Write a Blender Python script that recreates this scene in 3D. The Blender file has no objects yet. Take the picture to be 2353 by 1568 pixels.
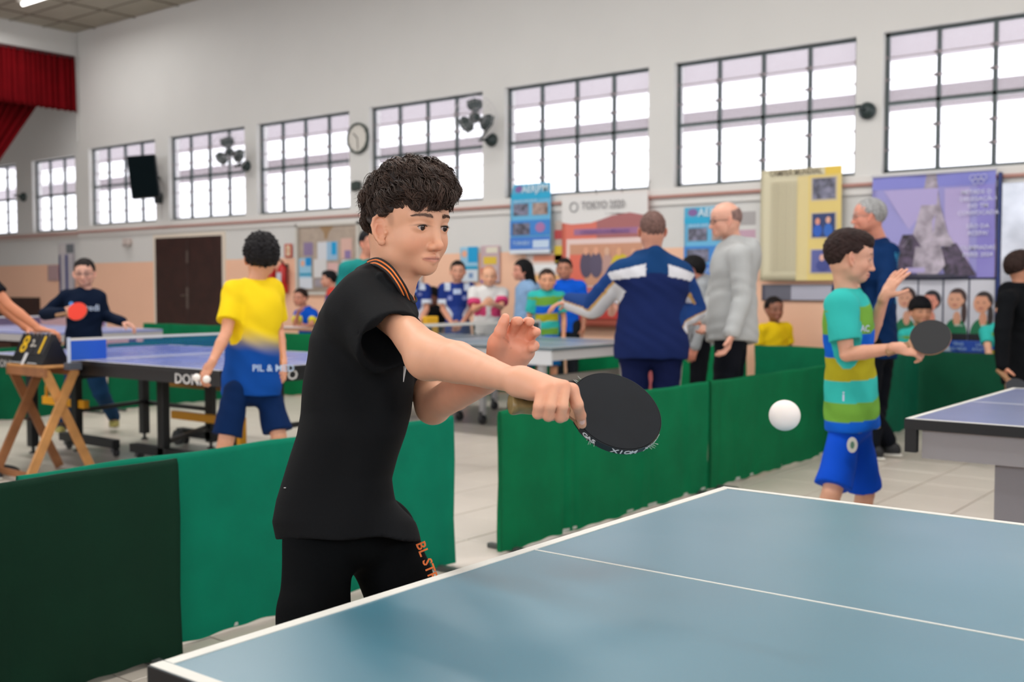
import bpy, bmesh, math, random
import numpy as np
from mathutils import Vector, Matrix

# ---------------------------------------------------------------- camera, world, lights, exposure
sc = bpy.context.scene
COL = sc.collection
FPX, CX, CY, HOR = 2487.0, 1176.5, 784.0, 665.0
PITCH = math.atan((CY - HOR) / FPX)
ANG = math.atan2(3181.5, FPX)
CH = 1.22
FH = np.array([-math.cos(ANG), math.sin(ANG), 0.0])
RT = np.array([math.sin(ANG), math.cos(ANG), 0.0])
FW = FH * math.cos(PITCH) + np.array([0, 0, -math.sin(PITCH)])
UP = np.cross(RT, FW)
CAM = np.array([0, 0, CH])
cam_d = bpy.data.cameras.new('camera'); cam = bpy.data.objects.new('camera', cam_d); COL.objects.link(cam)
cam.matrix_world = Matrix(((RT[0], UP[0], -FW[0], 0), (RT[1], UP[1], -FW[1], 0), (RT[2], UP[2], -FW[2], CH), (0, 0, 0, 1)))
cam_d.sensor_width = 36; cam_d.lens = FPX * 36 / 2353; cam_d.clip_start = 0.05; cam_d.clip_end = 200
cam_d.dof.use_dof = True; cam_d.dof.focus_distance = 2.0; cam_d.dof.aperture_fstop = 4.6
sc.camera = cam
w = bpy.data.worlds.new('world'); sc.world = w; w.use_nodes = True
w.node_tree.nodes['Background'].inputs[0].default_value = (0.93, 0.96, 1.0, 1)
w.node_tree.nodes['Background'].inputs[1].default_value = 3.0
sc.view_settings.view_transform = 'Standard'; sc.view_settings.look = 'None'
sc.view_settings.exposure = 0.16; sc.view_settings.gamma = 1.0
sc.view_settings.use_curve_mapping = False
LAMPS = [(-16.7, 9.2), (-12.5, 6.5), (-8.5, 6.5), (-4.5, 6.5), (-12.5, 2.5), (-8.5, 2.5), (-4.5, 2.5), (-0.5, 6.0), (-0.5, 2.0)]
for i, (lx, ly) in enumerate(LAMPS):
    ld = bpy.data.lights.new('tube_light', 'AREA'); ld.shape = 'RECTANGLE'; ld.size = 2.4; ld.size_y = 0.3
    ld.energy = 85 if i else 40; ld.color = (1.0, 0.985, 0.965)
    lo = bpy.data.objects.new('tube_light', ld); COL.objects.link(lo); lo.location = (lx, ly, 5.66)

# ---------------------------------------------------------------- helpers
def ray(x, y): return FW + RT * (x - CX) / FPX + UP * (CY - y) / FPX
def Q(x, y, d): return CAM + ray(x, y) * d
def onZ(x, y, Z):
    r = ray(x, y); return CAM + r * ((Z - CH) / r[2])
def onY(x, y, Y):
    r = ray(x, y); return CAM + r * (Y / r[1])
def s2l(c):
    c = c / 255.0
    return c / 12.92 if c <= 0.04045 else ((c + 0.055) / 1.055) ** 2.4
def C(r, g, b): return (s2l(r), s2l(g), s2l(b), 1.0)

def mat(name, color, rough=0.6, metal=0.0, noise=0.0, nscale=8.0, bump=0.0, bscale=60.0, sss=0.0, emit=None, trans=0.0, attr=None, spec=None, sheen=0.0):
    m = bpy.data.materials.new(name); m.use_nodes = True
    nt = m.node_tree; b = nt.nodes['Principled BSDF']
    b.inputs['Roughness'].default_value = rough; b.inputs['Metallic'].default_value = metal
    if spec is not None: b.inputs['Specular IOR Level'].default_value = spec
    if sheen: b.inputs['Sheen Weight'].default_value = sheen
    src = None
    if attr:
        a = nt.nodes.new('ShaderNodeAttribute'); a.attribute_name = attr; src = a.outputs['Color']
    if noise > 0:
        tc = nt.nodes.new('ShaderNodeTexCoord'); n = nt.nodes.new('ShaderNodeTexNoise'); n.inputs['Scale'].default_value = nscale
        n.inputs['Detail'].default_value = 4
        nt.links.new(tc.outputs['Object'], n.inputs['Vector'])
        mp = nt.nodes.new('ShaderNodeMapRange'); mp.inputs['From Min'].default_value = .3; mp.inputs['From Max'].default_value = .7
        mp.inputs['To Min'].default_value = 1 - noise; mp.inputs['To Max'].default_value = 1 + noise
        nt.links.new(n.outputs[0], mp.inputs['Value'])
        vm = nt.nodes.new('ShaderNodeVectorMath'); vm.operation = 'SCALE'
        if src is None: vm.inputs[0].default_value = color[:3]
        else: nt.links.new(src, vm.inputs[0])
        nt.links.new(mp.outputs[0], vm.inputs['Scale']); src = vm.outputs[0]
    if src is None: b.inputs['Base Color'].default_value = color
    else: nt.links.new(src, b.inputs['Base Color'])
    if bump > 0:
        tc = nt.nodes.new('ShaderNodeTexCoord'); n = nt.nodes.new('ShaderNodeTexNoise'); n.inputs['Scale'].default_value = bscale
        nt.links.new(tc.outputs['Object'], n.inputs['Vector'])
        bp = nt.nodes.new('ShaderNodeBump'); bp.inputs['Strength'].default_value = bump; bp.inputs['Distance'].default_value = 0.01
        nt.links.new(n.outputs[0], bp.inputs['Height']); nt.links.new(bp.outputs[0], b.inputs['Normal'])
    if sss > 0:
        b.inputs['Subsurface Weight'].default_value = sss; b.inputs['Subsurface Radius'].default_value = (1.0, .35, .2)
        b.inputs['Subsurface Scale'].default_value = 0.012
    if emit:
        b.inputs['Emission Color'].default_value = color; b.inputs['Emission Strength'].default_value = emit
    if trans > 0:
        t = nt.nodes.new('ShaderNodeBsdfTranslucent'); mx = nt.nodes.new('ShaderNodeMixShader'); mx.inputs[0].default_value = trans
        if src is None: t.inputs[0].default_value = color
        else: nt.links.new(src, t.inputs[0])
        out = nt.nodes['Material Output']
        nt.links.new(b.outputs[0], mx.inputs[1]); nt.links.new(t.outputs[0], mx.inputs[2]); nt.links.new(mx.outputs[0], out.inputs[0])
    return m
_mc = {}
def flat(r, g, b, rough=0.6, **k):
    key = (r, g, b, rough, tuple(sorted(k.items())))
    if key not in _mc: _mc[key] = mat('paint_%d_%d_%d' % (r, g, b), C(r, g, b), rough, **k)
    return _mc[key]

def link(name, me, m, parent=None, smooth=False):
    o = bpy.data.objects.new(name, me); COL.objects.link(o)
    if m is not None:
        for mm in (m if isinstance(m, (list, tuple)) else [m]): me.materials.append(mm)
    if parent is not None: o.parent = parent
    if smooth: me.shade_smooth()
    return o
def tag(o, label=None, cat=None, group=None, kind=None):
    if label: o['label'] = label
    if cat: o['category'] = cat
    if group: o['group'] = group
    if kind: o['kind'] = kind
    return o
def thing(name, label, cat, loc=(0, 0, 0), rz=0.0, group=None):
    o = bpy.data.objects.new(name, None); COL.objects.link(o); o.location = loc; o.rotation_euler = (0, 0, rz)
    o.empty_display_size = 0.1
    return tag(o, label, cat, group)
class MB:
    def __init__(s): s.v = []; s.f = []
    def quad(s, a, b, c, d):
        n = len(s.v); s.v += [tuple(a), tuple(b), tuple(c), tuple(d)]; s.f.append((n, n+1, n+2, n+3)); return s
    def box(s, x0, y0, z0, x1, y1, z1, M=None):
        n = len(s.v)
        P = [(x0,y0,z0),(x1,y0,z0),(x1,y1,z0),(x0,y1,z0),(x0,y0,z1),(x1,y0,z1),(x1,y1,z1),(x0,y1,z1)]
        if M is not None: P = [tuple(M @ Vector(p)) for p in P]
        s.v += P
        s.f += [tuple(n+i for i in q) for q in ((0,3,2,1),(4,5,6,7),(0,1,5,4),(1,2,6,5),(2,3,7,6),(3,0,4,7))]
        return s
    def bar(s, a, b, w, h=None, up=(0, 0, 1)):
        a = Vector(a); b = Vector(b); h = h or w; d = (b - a); L = d.length; d.normalize()
        u = Vector(up)
        if abs(d.dot(u)) > .98: u = Vector((1, 0, 0))
        x = d.cross(u).normalized(); y = x.cross(d)
        M = Matrix(((x.x, d.x, y.x, a.x), (x.y, d.y, y.y, a.y), (x.z, d.z, y.z, a.z), (0, 0, 0, 1)))
        return s.box(-w/2, 0, -h/2, w/2, L, h/2, M)
    def tube(s, pts, rad, n=8, closed=False):
        pts = [Vector(p) for p in pts]; m = len(pts)
        rads = rad if isinstance(rad, (list, tuple)) else [rad] * m
        base = len(s.v); prev = None
        for i, p in enumerate(pts):
            if closed: t = pts[(i+1) % m] - pts[i-1]
            else: t = pts[min(i+1, m-1)] - pts[max(i-1, 0)]
            t.normalize()
            if prev is None:
                u = Vector((0, 0, 1)) if abs(t.z) < .9 else Vector((1, 0, 0))
            else: u = prev
            x = t.cross(u).normalized(); u = x.cross(t).normalized(); prev = u
            for k in range(n):
                a = 2*math.pi*k/n
                s.v.append(tuple(p + (x*math.cos(a) + u*math.sin(a)) * rads[i]))
        R = m if closed else m-1
        for i in range(R):
            for k in range(n):
                a = base+i*n+k; b = base+i*n+(k+1) % n; i2 = (i+1) % m
                s.f.append((a, b, base+i2*n+(k+1) % n, base+i2*n+k))
        if not closed:
            s.f.append(tuple(base+k for k in range(n))[::-1]); s.f.append(tuple(base+(m-1)*n+k for k in range(n)))
        return s
    def lathe(s, prof, n=24, M=None):
        base = len(s.v); m = len(prof)
        for r, z in prof:
            for k in range(n):
                a = 2*math.pi*k/n; p = Vector((r*math.cos(a), r*math.sin(a), z))
                if M is not None: p = M @ p
                s.v.append(tuple(p))
        for i in range(m-1):
            for k in range(n):
                s.f.append((base+i*n+k, base+i*n+(k+1) % n, base+(i+1)*n+(k+1) % n, base+(i+1)*n+k))
        s.f.append(tuple(base+k for k in range(n))[::-1]); s.f.append(tuple(base+(m-1)*n+k for k in range(n)))
        return s
    def prism(s, poly, z0, z1, M=None):
        base = len(s.v); n = len(poly)
        for z in (z0, z1):
            for x, y in poly:
                p = Vector((x, y, z))
                if M is not None: p = M @ p
                s.v.append(tuple(p))
        s.f.append(tuple(base+k for k in range(n))[::-1]); s.f.append(tuple(base+n+k for k in range(n)))
        for k in range(n):
            s.f.append((base+k, base+(k+1) % n, base+n+(k+1) % n, base+n+k))
        return s
    def mesh(s, name, bevel=0):
        me = bpy.data.meshes.new(name); me.from_pydata(s.v, [], s.f); me.update()
        if bevel:
            bm = bmesh.new(); bm.from_mesh(me); bmesh.ops.bevel(bm, geom=bm.edges[:], offset=bevel, segments=1, affect='EDGES', profile=.5); bm.to_mesh(me); bm.free()
        return me
    def build(s, name, m, parent=None, smooth=False, bevel=0):
        return link(name, s.mesh(name, bevel), m, parent, smooth)

def lettering(body, size, m, parent, M, name='lettering', thick=0.0008, align='CENTER', squash=1.0):
    cu = bpy.data.curves.new(name, 'FONT'); cu.body = body; cu.size = size; cu.extrude = thick; cu.align_x = align; cu.align_y = 'CENTER'
    cu.resolution_u = 2; cu.offset = size * 0.012
    o = bpy.data.objects.new(name, cu); COL.objects.link(o)
    me = bpy.data.meshes.new_from_object(o); bpy.data.objects.remove(o); bpy.data.curves.remove(cu)
    me.transform(M @ Matrix.Diagonal((squash, 1, 1, 1)))
    return link(name, me, m, parent)
def frame(o, x, y):          # matrix with origin o, x axis, y axis
    x = Vector(x).normalized(); y = Vector(y); z = x.cross(y).normalized(); y = z.cross(x)
    o = Vector(o)
    return Matrix(((x.x, y.x, z.x, o.x), (x.y, y.y, z.y, o.y), (x.z, y.z, z.z, o.z), (0, 0, 0, 1)))

# ---------------------------------------------------------------- signed-distance modelling
def vec(a): return np.asarray(a, dtype=np.float64)
class Sdf:
    def __init__(s): s.p = []
    def add(s, f, lo, hi, k=0.01, op='u'): s.p.append((f, vec(lo), vec(hi), k, op)); return s
    def cap(s, a, b, ra, rb=None, k=0.01, op='u', clip=None):
        a = vec(a); b = vec(b); rb = ra if rb is None else rb; ab = b - a; L2 = max(ab @ ab, 1e-12)
        def f(X, Y, Z):
            px, py, pz = X-a[0], Y-a[1], Z-a[2]
            t = np.clip((px*ab[0]+py*ab[1]+pz*ab[2])/L2, 0, 1)
            d = np.sqrt((px-t*ab[0])**2+(py-t*ab[1])**2+(pz-t*ab[2])**2) - (ra+(rb-ra)*t)
            if clip is not None:
                n = ab/math.sqrt(L2); d = np.maximum(d, (X-b[0])*n[0]+(Y-b[1])*n[1]+(Z-b[2])*n[2]-clip)
            return d
        r = max(ra, rb); return s.add(f, np.minimum(a, b)-r, np.maximum(a, b)+r, k, op)
    def chain(s, pts, rads, k=0.01, op='u'):
        for i in range(len(pts)-1): s.cap(pts[i], pts[i+1], rads[i], rads[i+1], k if i == 0 else min(k, .004), op)
        return s
    def ell(s, c, r, R=None, k=0.01, op='u', cut=None):
        c = vec(c); r = vec(r); R = np.eye(3) if R is None else vec(R)   # columns of R = axes
        def f(X, Y, Z):
            x, y, z = X-c[0], Y-c[1], Z-c[2]
            l = [x*R[0, i]+y*R[1, i]+z*R[2, i] for i in range(3)]
            k0 = np.sqrt((l[0]/r[0])**2+(l[1]/r[1])**2+(l[2]/r[2])**2)+1e-9
            k1 = np.sqrt((l[0]/r[0]**2)**2+(l[1]/r[1]**2)**2+(l[2]/r[2]**2)**2)+1e-9
            d = k0*(k0-1)/k1
            if cut is not None: d = np.maximum(d, cut(*l))
            return d
        m = r.max(); return s.add(f, c-m, c+m, k, op)
    def rbox(s, c, h, R=None, rad=0.005, k=0.005, op='u'):
        c = vec(c); h = vec(h)-rad; R = np.eye(3) if R is None else vec(R)
        def f(X, Y, Z):
            x, y, z = X-c[0], Y-c[1], Z-c[2]
            q = [np.abs(x*R[0, i]+y*R[1, i]+z*R[2, i])-h[i] for i in range(3)]
            return np.sqrt(np.maximum(q[0], 0)**2+np.maximum(q[1], 0)**2+np.maximum(q[2], 0)**2)+np.minimum(np.maximum(q[0], np.maximum(q[1], q[2])), 0)-rad
        m = np.linalg.norm(h+rad); return s.add(f, c-m, c+m, k, op)
    def plane(s, c, n, k=0.003, op='i'):      # keep the side where (p-c).n < 0
        c = vec(c); n = vec(n)/np.linalg.norm(n)
        return s.add(lambda X, Y, Z: (X-c[0])*n[0]+(Y-c[1])*n[1]+(Z-c[2])*n[2], [-1e3]*3, [1e3]*3, k, op)
    def field(s, h, post=None):
        us = [q for q in s.p if q[4] == 'u']
        lo = np.min([q[1] for q in us], 0)-4*h; hi = np.max([q[2] for q in us], 0)+4*h
        n = np.ceil((hi-lo)/h).astype(int)+1
        F = np.full(n, 1.0, dtype=np.float32)
        ax = [lo[i]+h*np.arange(n[i]) for i in range(3)]
        for f, a, b, k, op in s.p:
            m = k+3*h
            i0 = np.clip(np.floor((a-m-lo)/h).astype(int), 0, n); i1 = np.clip(np.ceil((b+m-lo)/h).astype(int)+1, 0, n)
            if (i1 <= i0).any(): continue
            sl = tuple(slice(i0[j], i1[j]) for j in range(3))
            X = ax[0][sl[0]][:, None, None]; Y = ax[1][sl[1]][None, :, None]; Z = ax[2][sl[2]][None, None, :]
            d = f(X, Y, Z)
            A = F[sl]
            if op == 'u':
                t = np.clip(.5+.5*(d-A)/k, 0, 1); F[sl] = d*(1-t)+A*t-k*t*(1-t)
            elif op == 's':
                t = np.clip(.5-.5*(A+d)/k, 0, 1); F[sl] = A*(1-t)-d*t+k*t*(1-t)
            else:
                t = np.clip(.5-.5*(d-A)/k, 0, 1); F[sl] = d*(1-t)+A*t+k*t*(1-t)
        if post is not None: F += post(ax[0][:, None, None], ax[1][None, :, None], ax[2][None, None, :]).astype(np.float32)
        return F, lo
    def verts(s, h, post=None):
        F, lo = s.field(h, post); return nets(F, lo, h)
def nets(F, lo, h):
    I = F < 0
    n = np.array(F.shape)
    cnt = np.zeros(n-1, np.int8)
    for a in (0, 1):
        for b in (0, 1):
            for c in (0, 1): cnt += I[a:n[0]-1+a, b:n[1]-1+b, c:n[2]-1+c]
    act = (cnt > 0) & (cnt < 8)
    ids = np.argwhere(act); idx = np.full(act.shape, -1, np.int32); idx[tuple(ids.T)] = np.arange(len(ids))
    i, j, k = ids.T
    acc = np.zeros((len(ids), 3)); num = np.zeros(len(ids))
    cor = [(a, b, c) for a in (0, 1) for b in (0, 1) for c in (0, 1)]
    val = {q: F[i+q[0], j+q[1], k+q[2]].astype(np.float64) for q in cor}
    for q in cor:
        for d in range(3):
            if q[d] == 0:
                r = list(q); r[d] = 1; r = tuple(r)
                f0, f1 = val[q], val[r]; m = (f0 < 0) != (f1 < 0)
                t = np.where(m, f0/np.where(m, f0-f1, 1), 0)
                p = np.tile(np.array(q, float), (len(ids), 1)); p[:, d] += t
                acc += p*m[:, None]; num += m
    V = (ids+acc/num[:, None])*h+lo
    faces = []
    for d in range(3):
        o = [x for x in range(3) if x != d]
        s0 = [slice(None)]*3; s1 = [slice(None)]*3; s0[d] = slice(0, -1); s1[d] = slice(1, None)
        A = I[tuple(s0)]; B = I[tuple(s1)]
        e = np.argwhere(A != B)
        e = e[(e[:, o[0]] > 0) & (e[:, o[1]] > 0) & (e[:, o[0]] < n[o[0]]-1) & (e[:, o[1]] < n[o[1]]-1)]
        if len(e) == 0: continue
        def at(da, db):
            q = e.copy(); q[:, o[0]] += da; q[:, o[1]] += db; return idx[tuple(q.T)]
        quad = np.stack([at(-1, -1), at(0, -1), at(0, 0), at(-1, 0)], 1)
        ins = A[tuple(e.T)]
        flip = ins if d != 1 else ~ins
        quad[~flip] = quad[~flip][:, ::-1]
        faces.append(quad)
    return V, np.concatenate(faces)
def npmesh(name, V, Fq, m, parent=None, cols=None, smooth=True, keep=None):
    me = bpy.data.meshes.new(name)
    me.vertices.add(len(V)); me.vertices.foreach_set('co', V.astype(np.float32).ravel())
    me.loops.add(len(Fq)*4); me.loops.foreach_set('vertex_index', Fq.astype(np.int32).ravel())
    me.polygons.add(len(Fq)); me.polygons.foreach_set('loop_start', np.arange(0, len(Fq)*4, 4, dtype=np.int32))
    me.update(calc_edges=True); me.validate()
    if cols is not None:
        at = me.attributes.new('Col', 'FLOAT_COLOR', 'POINT'); c4 = np.ones((len(V), 4), np.float32); c4[:, :3] = cols
        at.data.foreach_set('color', c4.ravel())
    return link(name, me, m, parent, smooth)
def merge(parts):
    Vs, Fs, off = [], [], 0
    for V, Fq in parts: Vs.append(V); Fs.append(Fq+off); off += len(V)
    return np.concatenate(Vs), np.concatenate(Fs)
def unit(v): v = vec(v); return v/max(np.linalg.norm(v), 1e-9)
def basis(fwd, up=(0, 0, 1)):      # columns: right, forward, up
    f = unit(fwd); r = unit(np.cross(f, up)); u = np.cross(r, f); return np.stack([r, f, u], 1)
def noise3(P, s, seed=0):
    rs = np.random.RandomState(seed); out = np.zeros(len(P))
    for i in range(6):
        k = rs.normal(size=3); k = k/np.linalg.norm(k)*s*(0.6+rs.rand()); out += np.sin(P@k+rs.rand()*6.28)
    return out/6
# ---------------------------------------------------------------- the setting
YW = 10.8
def struct(o): o['kind'] = 'structure'; return o
def paint_wall(name, lo_col, hi_col, split):
    m = bpy.data.materials.new(name); m.use_nodes = True; nt = m.node_tree; b = nt.nodes['Principled BSDF']; b.inputs['Roughness'].default_value = .55
    g = nt.nodes.new('ShaderNodeNewGeometry'); sp = nt.nodes.new('ShaderNodeSeparateXYZ'); nt.links.new(g.outputs['Position'], sp.inputs[0])
    gt = nt.nodes.new('ShaderNodeMath'); gt.operation = 'GREATER_THAN'; gt.inputs[1].default_value = split; nt.links.new(sp.outputs['Z'], gt.inputs[0])
    mx = nt.nodes.new('ShaderNodeMix'); mx.data_type = 'RGBA'; mx.inputs['A'].default_value = lo_col; mx.inputs['B'].default_value = hi_col
    nt.links.new(gt.outputs[0], mx.inputs['Factor'])
    n = nt.nodes.new('ShaderNodeTexNoise'); n.inputs['Scale'].default_value = 1.3; nt.links.new(g.outputs['Position'], n.inputs['Vector'])
    mp = nt.nodes.new('ShaderNodeMapRange'); mp.inputs['To Min'].default_value = .95; mp.inputs['To Max'].default_value = 1.03; nt.links.new(n.outputs[0], mp.inputs['Value'])
    vm = nt.nodes.new('ShaderNodeVectorMath'); vm.operation = 'SCALE'; nt.links.new(mx.outputs['Result'], vm.inputs[0]); nt.links.new(mp.outputs[0], vm.inputs['Scale'])
    nt.links.new(vm.outputs[0], b.inputs['Base Color']); return m
M_wall = paint_wall('wall_paint', C(243, 194, 164), C(216, 215, 212), 1.69)
WX = [(-18.15, -16.1), (-15.72, -13.72), (-13.43, -11.38), (-10.98, -8.92), (-8.56, -6.46), (-6.13, -4.05), (-3.78, -1.72), (-1.4, .66)]
WB, WT = 2.37, 3.76
mb = MB(); xs = [-18.5] + [x for p in WX for x in p] + [6.0]
mb.box(-18.5, YW, 0, 6, YW+.22, WB); mb.box(-18.5, YW, WT, 6, YW+.22, 6.1)
for i in range(0, len(xs), 2): mb.box(xs[i], YW, WB, xs[i+1], YW+.22, WT)
struct(mb.build('wall_back', M_wall))
WX2 = [(-20.33, -18.78), (-23.0, -20.95)]
mb = MB(); Y2 = YW+.1
mb.box(-25, Y2, 0, -18.5, Y2+.2, 2.32); mb.box(-25, Y2, 3.7, -18.5, Y2+.2, 6.1)
for a, b in ((-25, -23), (-20.95, -20.33), (-18.78, -18.5)): mb.box(a, Y2, 2.32, b, Y2+.2, 3.7)
struct(mb.build('wall_stage_back', M_wall))
mb = MB(); mb.box(-18.7, -4, 5.2, -18.5, YW, 6.1); mb.box(-18.7, -4, 0, -18.5, 1.0, 6.1); struct(mb.build('wall_left', M_wall))
mb = MB(); mb.box(-25.2, -4, 0, -25, 11.0, 6.1); struct(mb.build('wall_stage_end', flat(190, 178, 170)))
mb = MB(); mb.box(-25, -4.2, 0, 6.2, -4, 1.9); mb.box(-25, -4.2, 4.3, 6.2, -4, 6.1); struct(mb.build('wall_front', M_wall))  # unseen wall behind the camera, added with an open band for less frontal light
mb = MB(); mb.box(6, -4, 0, 6.2, YW+.2, 1.9); mb.box(6, -4, 4.3, 6.2, YW+.2, 6.1); struct(mb.build('wall_right', M_wall))  # unseen side wall, added likewise to limit light from the open side
# ceiling with tiles
M_tile = mat('ceiling_tile', C(170, 165, 150), .9, noise=.06, nscale=3, bump=.15, bscale=120)
mb = MB(); mb.box(-25, -4, 5.88, 6, YW+.2, 6.1); ceil = struct(mb.build('ceiling', flat(188, 180, 165)))
mb = MB(); mb.box(-.6, -.285, 0, .6, .285, .02); tile_me = mb.mesh('ceiling_tile', .006); tile_me.materials.append(M_tile)
for i in range(10):
    for j in range(9):
        o = bpy.data.objects.new('ceiling_tile', tile_me); COL.objects.link(o); o.parent = ceil
        o.location = (-18.5+.02+.62-.59+1.24*i if i else -18.5+.33, YW-.32-.6*j, 5.862); o.scale = (1 if i else .5, 1, 1)
mb = MB()
for i in range(9): mb.box(-17.86+1.24*i-.012, 5.4, 5.855, -17.86+1.24*i+.012, YW, 5.872)
for j in range(1, 10): mb.box(-18.5, YW-.02-.6*j-.012, 5.855, -6.5, YW-.02-.6*j+.012, 5.872)
mb.build('ceiling_grid', flat(120, 112, 100), ceil)
# floor with tiles
floor_me = MB().box(-25, -4, -.1, 6, YW+.2, -.006).mesh('floor')
floor = struct(link('floor', floor_me, flat(136, 128, 116)))
M_ft = bpy.data.materials.new('floor_tile'); M_ft.use_nodes = True; nt = M_ft.node_tree; b = nt.nodes['Principled BSDF']; b.inputs['Roughness'].default_value = .28
oi = nt.nodes.new('ShaderNodeObjectInfo'); tc = nt.nodes.new('ShaderNodeNewGeometry'); n = nt.nodes.new('ShaderNodeTexNoise'); n.inputs['Scale'].default_value = 5; nt.links.new(tc.outputs['Position'], n.inputs['Vector'])
ad = nt.nodes.new('ShaderNodeMath'); ad.operation = 'MULTIPLY_ADD'; ad.inputs[1].default_value = .35; nt.links.new(oi.outputs['Random'], ad.inputs[0]); nt.links.new(n.outputs[0], ad.inputs[2])
mp = nt.nodes.new('ShaderNodeMapRange'); mp.inputs['From Max'].default_value = 1.3; mp.inputs['To Min'].default_value = .9; mp.inputs['To Max'].default_value = 1.06; nt.links.new(ad.outputs[0], mp.inputs['Value'])
vm = nt.nodes.new('ShaderNodeVectorMath'); vm.operation = 'SCALE'; vm.inputs[0].default_value = C(208, 198, 186)[:3]; nt.links.new(mp.outputs[0], vm.inputs['Scale']); nt.links.new(vm.outputs[0], b.inputs['Base Color'])
T = .42
ft_me = MB().box(-T/2+.004, -T/2+.004, -.006, T/2-.004, T/2-.004, 0).mesh('floor_tile', .0015); ft_me.materials.append(M_ft)
cells = []
for i in range(-56, 18):
    for j in range(-9, 26):
        x = -1.71+T*i+T/2; y = .2+T*j+T/2
        if y > YW-T/2 or y < -3.8: continue
        v = np.array([x, y, 0])-CAM; z = v@FW
        if z < .8: continue
        px = CX+FPX*(v@RT)/z; py = CY-FPX*(v@UP)/z
        if -80 < px < 2430 and py < 1700: cells.append((z, x, y, (x < -3.3 or (x > -3 and y > 2.2) or z > 2.5)))
cells.sort(); vis = [c for c in cells if c[0] > 3.6]
for c in vis[:300]:
    o = bpy.data.objects.new('floor_tile', ft_me); COL.objects.link(o); o.parent = floor; o.location = (c[1], c[2], 0)
mb = MB()
for c in [c for c in cells if c[0] <= 3.6]+vis[300:]: mb.box(c[1]-T/2+.004, c[2]-T/2+.004, -.006, c[1]+T/2-.004, c[2]+T/2-.004, 0)
o = mb.build('floor_tile', M_ft, floor); o['kind'] = 'stuff'
# ledge, pipe
mb = MB(); mb.box(-18.5, YW-.03, 2.17, 6, YW, 2.36); struct(mb.build('trim_1', flat(222, 220, 216)))
mb = MB(); mb.box(-25, Y2-.05, 2.17, -18.5, Y2, 2.31); struct(mb.build('trim_2', flat(205, 196, 190)))
mb = MB(); mb.tube([(-25, Y2-.075, 2.25), (-18.6, Y2-.075, 2.25), (-18.45, YW-.052, 2.26), (6, YW-.052, 2.27)], .02)
tag(mb.build('conduit_pipe', flat(186, 140, 130)), 'thin pinkish pipe running along the ledge under all the windows', 'pipe')
mb = MB(); mb.tube([(-18.44, YW-.03, 5.8), (-18.44, YW-.03, 3.9)], .015); tag(mb.build('cable_duct', flat(205, 203, 200)), 'thin white vertical duct in the wall corner above the red valance', 'duct')
# windows
M_frame = mat('window_metal', C(74, 84, 86), .5, noise=.1)
M_pane = bpy.data.materials.new('ribbed_glass'); M_pane.use_nodes = True; nt = M_pane.node_tree; nt.nodes.remove(nt.nodes['Principled BSDF'])
out = nt.nodes['Material Output']; tr = nt.nodes.new('ShaderNodeBsdfTransparent'); tr.inputs[0].default_value = (.95, .94, .955, 1)
tl = nt.nodes.new('ShaderNodeBsdfTranslucent'); tl.inputs[0].default_value = (.50, .47, .49, 1); gl = nt.nodes.new('ShaderNodeBsdfGlossy'); gl.inputs['Roughness'].default_value = .2
g = nt.nodes.new('ShaderNodeNewGeometry'); wv = nt.nodes.new('ShaderNodeTexWave'); wv.bands_direction = 'X'; wv.inputs['Scale'].default_value = 14; nt.links.new(g.outputs['Position'], wv.inputs['Vector'])
mp = nt.nodes.new('ShaderNodeMapRange'); mp.inputs['To Min'].default_value = .08; mp.inputs['To Max'].default_value = .30; nt.links.new(wv.outputs['Color'], mp.inputs['Value'])
mx = nt.nodes.new('ShaderNodeMixShader'); nt.links.new(mp.outputs[0], mx.inputs[0]); nt.links.new(tr.outputs[0], mx.inputs[1]); nt.links.new(tl.outputs[0], mx.inputs[2])
m2 = nt.nodes.new('ShaderNodeMixShader'); m2.inputs[0].default_value = .04; nt.links.new(mx.outputs[0], m2.inputs[1]); nt.links.new(gl.outputs[0], m2.inputs[2]); nt.links.new(m2.outputs[0], out.inputs[0])
def window(n, x0, x1, z0, z1, Y, cols, rows=2, sub=3):
    fw = .035; mb = MB(); y0, y1 = Y+.08, Y+.115
    for (a, b, c, d) in ((x0, z0, x0+fw, z1), (x1-fw, z0, x1, z1), (x0, z0, x1, z0+fw), (x0, z1-fw, x1, z1)): mb.box(a, y0, b, c, y1, d)
    for i in range(1, cols): x = x0+(x1-x0)*i/cols; mb.box(x-.018, y0-.004, z0, x+.018, y1+.004, z1)
    for j in range(1, rows): z = z0+(z1-z0)*j/rows; mb.box(x0, y0-.004, z-.018, x1, y1+.004, z+.018)
    W = struct(mb.build('window_%d' % n, M_frame))
    cw = (x1-x0)/cols; chh = (z1-z0)/rows; ph = (chh-.036)/sub
    pm = MB().box(-cw/2+.02, -.003, -ph/2+.004, cw/2-.02, .003, ph/2-.004).mesh('pane'); pm.materials.append(M_pane)
    mr = MB()
    for i in range(cols):
        for j in range(rows):
            for k in range(sub):
                o = bpy.data.objects.new('pane', pm); COL.objects.link(o); o.parent = W
                zc = z0+chh*j+.018+ph*(k+.5); o.location = (x0+cw*(i+.5), Y+.1, zc); o.rotation_euler = (math.radians(2.5), 0, 0)
                if k: mr.box(x0+cw*i+.018, Y+.094, zc-ph/2-.005, x0+cw*(i+1)-.018, Y+.106, zc-ph/2+.005)
            for s in (0, 1):
                for k in (1, 2): mr.box(x0+cw*(i+s)-.03*(1 if s else -.3)-.012, Y+.07, z0+chh*j+ph*k, x0+cw*(i+s)-.03*(1 if s else -.3)+.012, Y+.09, z0+chh*j+ph*k+.03)
    mr.build('glazing_bar', flat(150, 138, 142), W)
for i, (a, b) in enumerate(WX): window(i+1, a, b, WB, WT, YW, 4)
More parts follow.
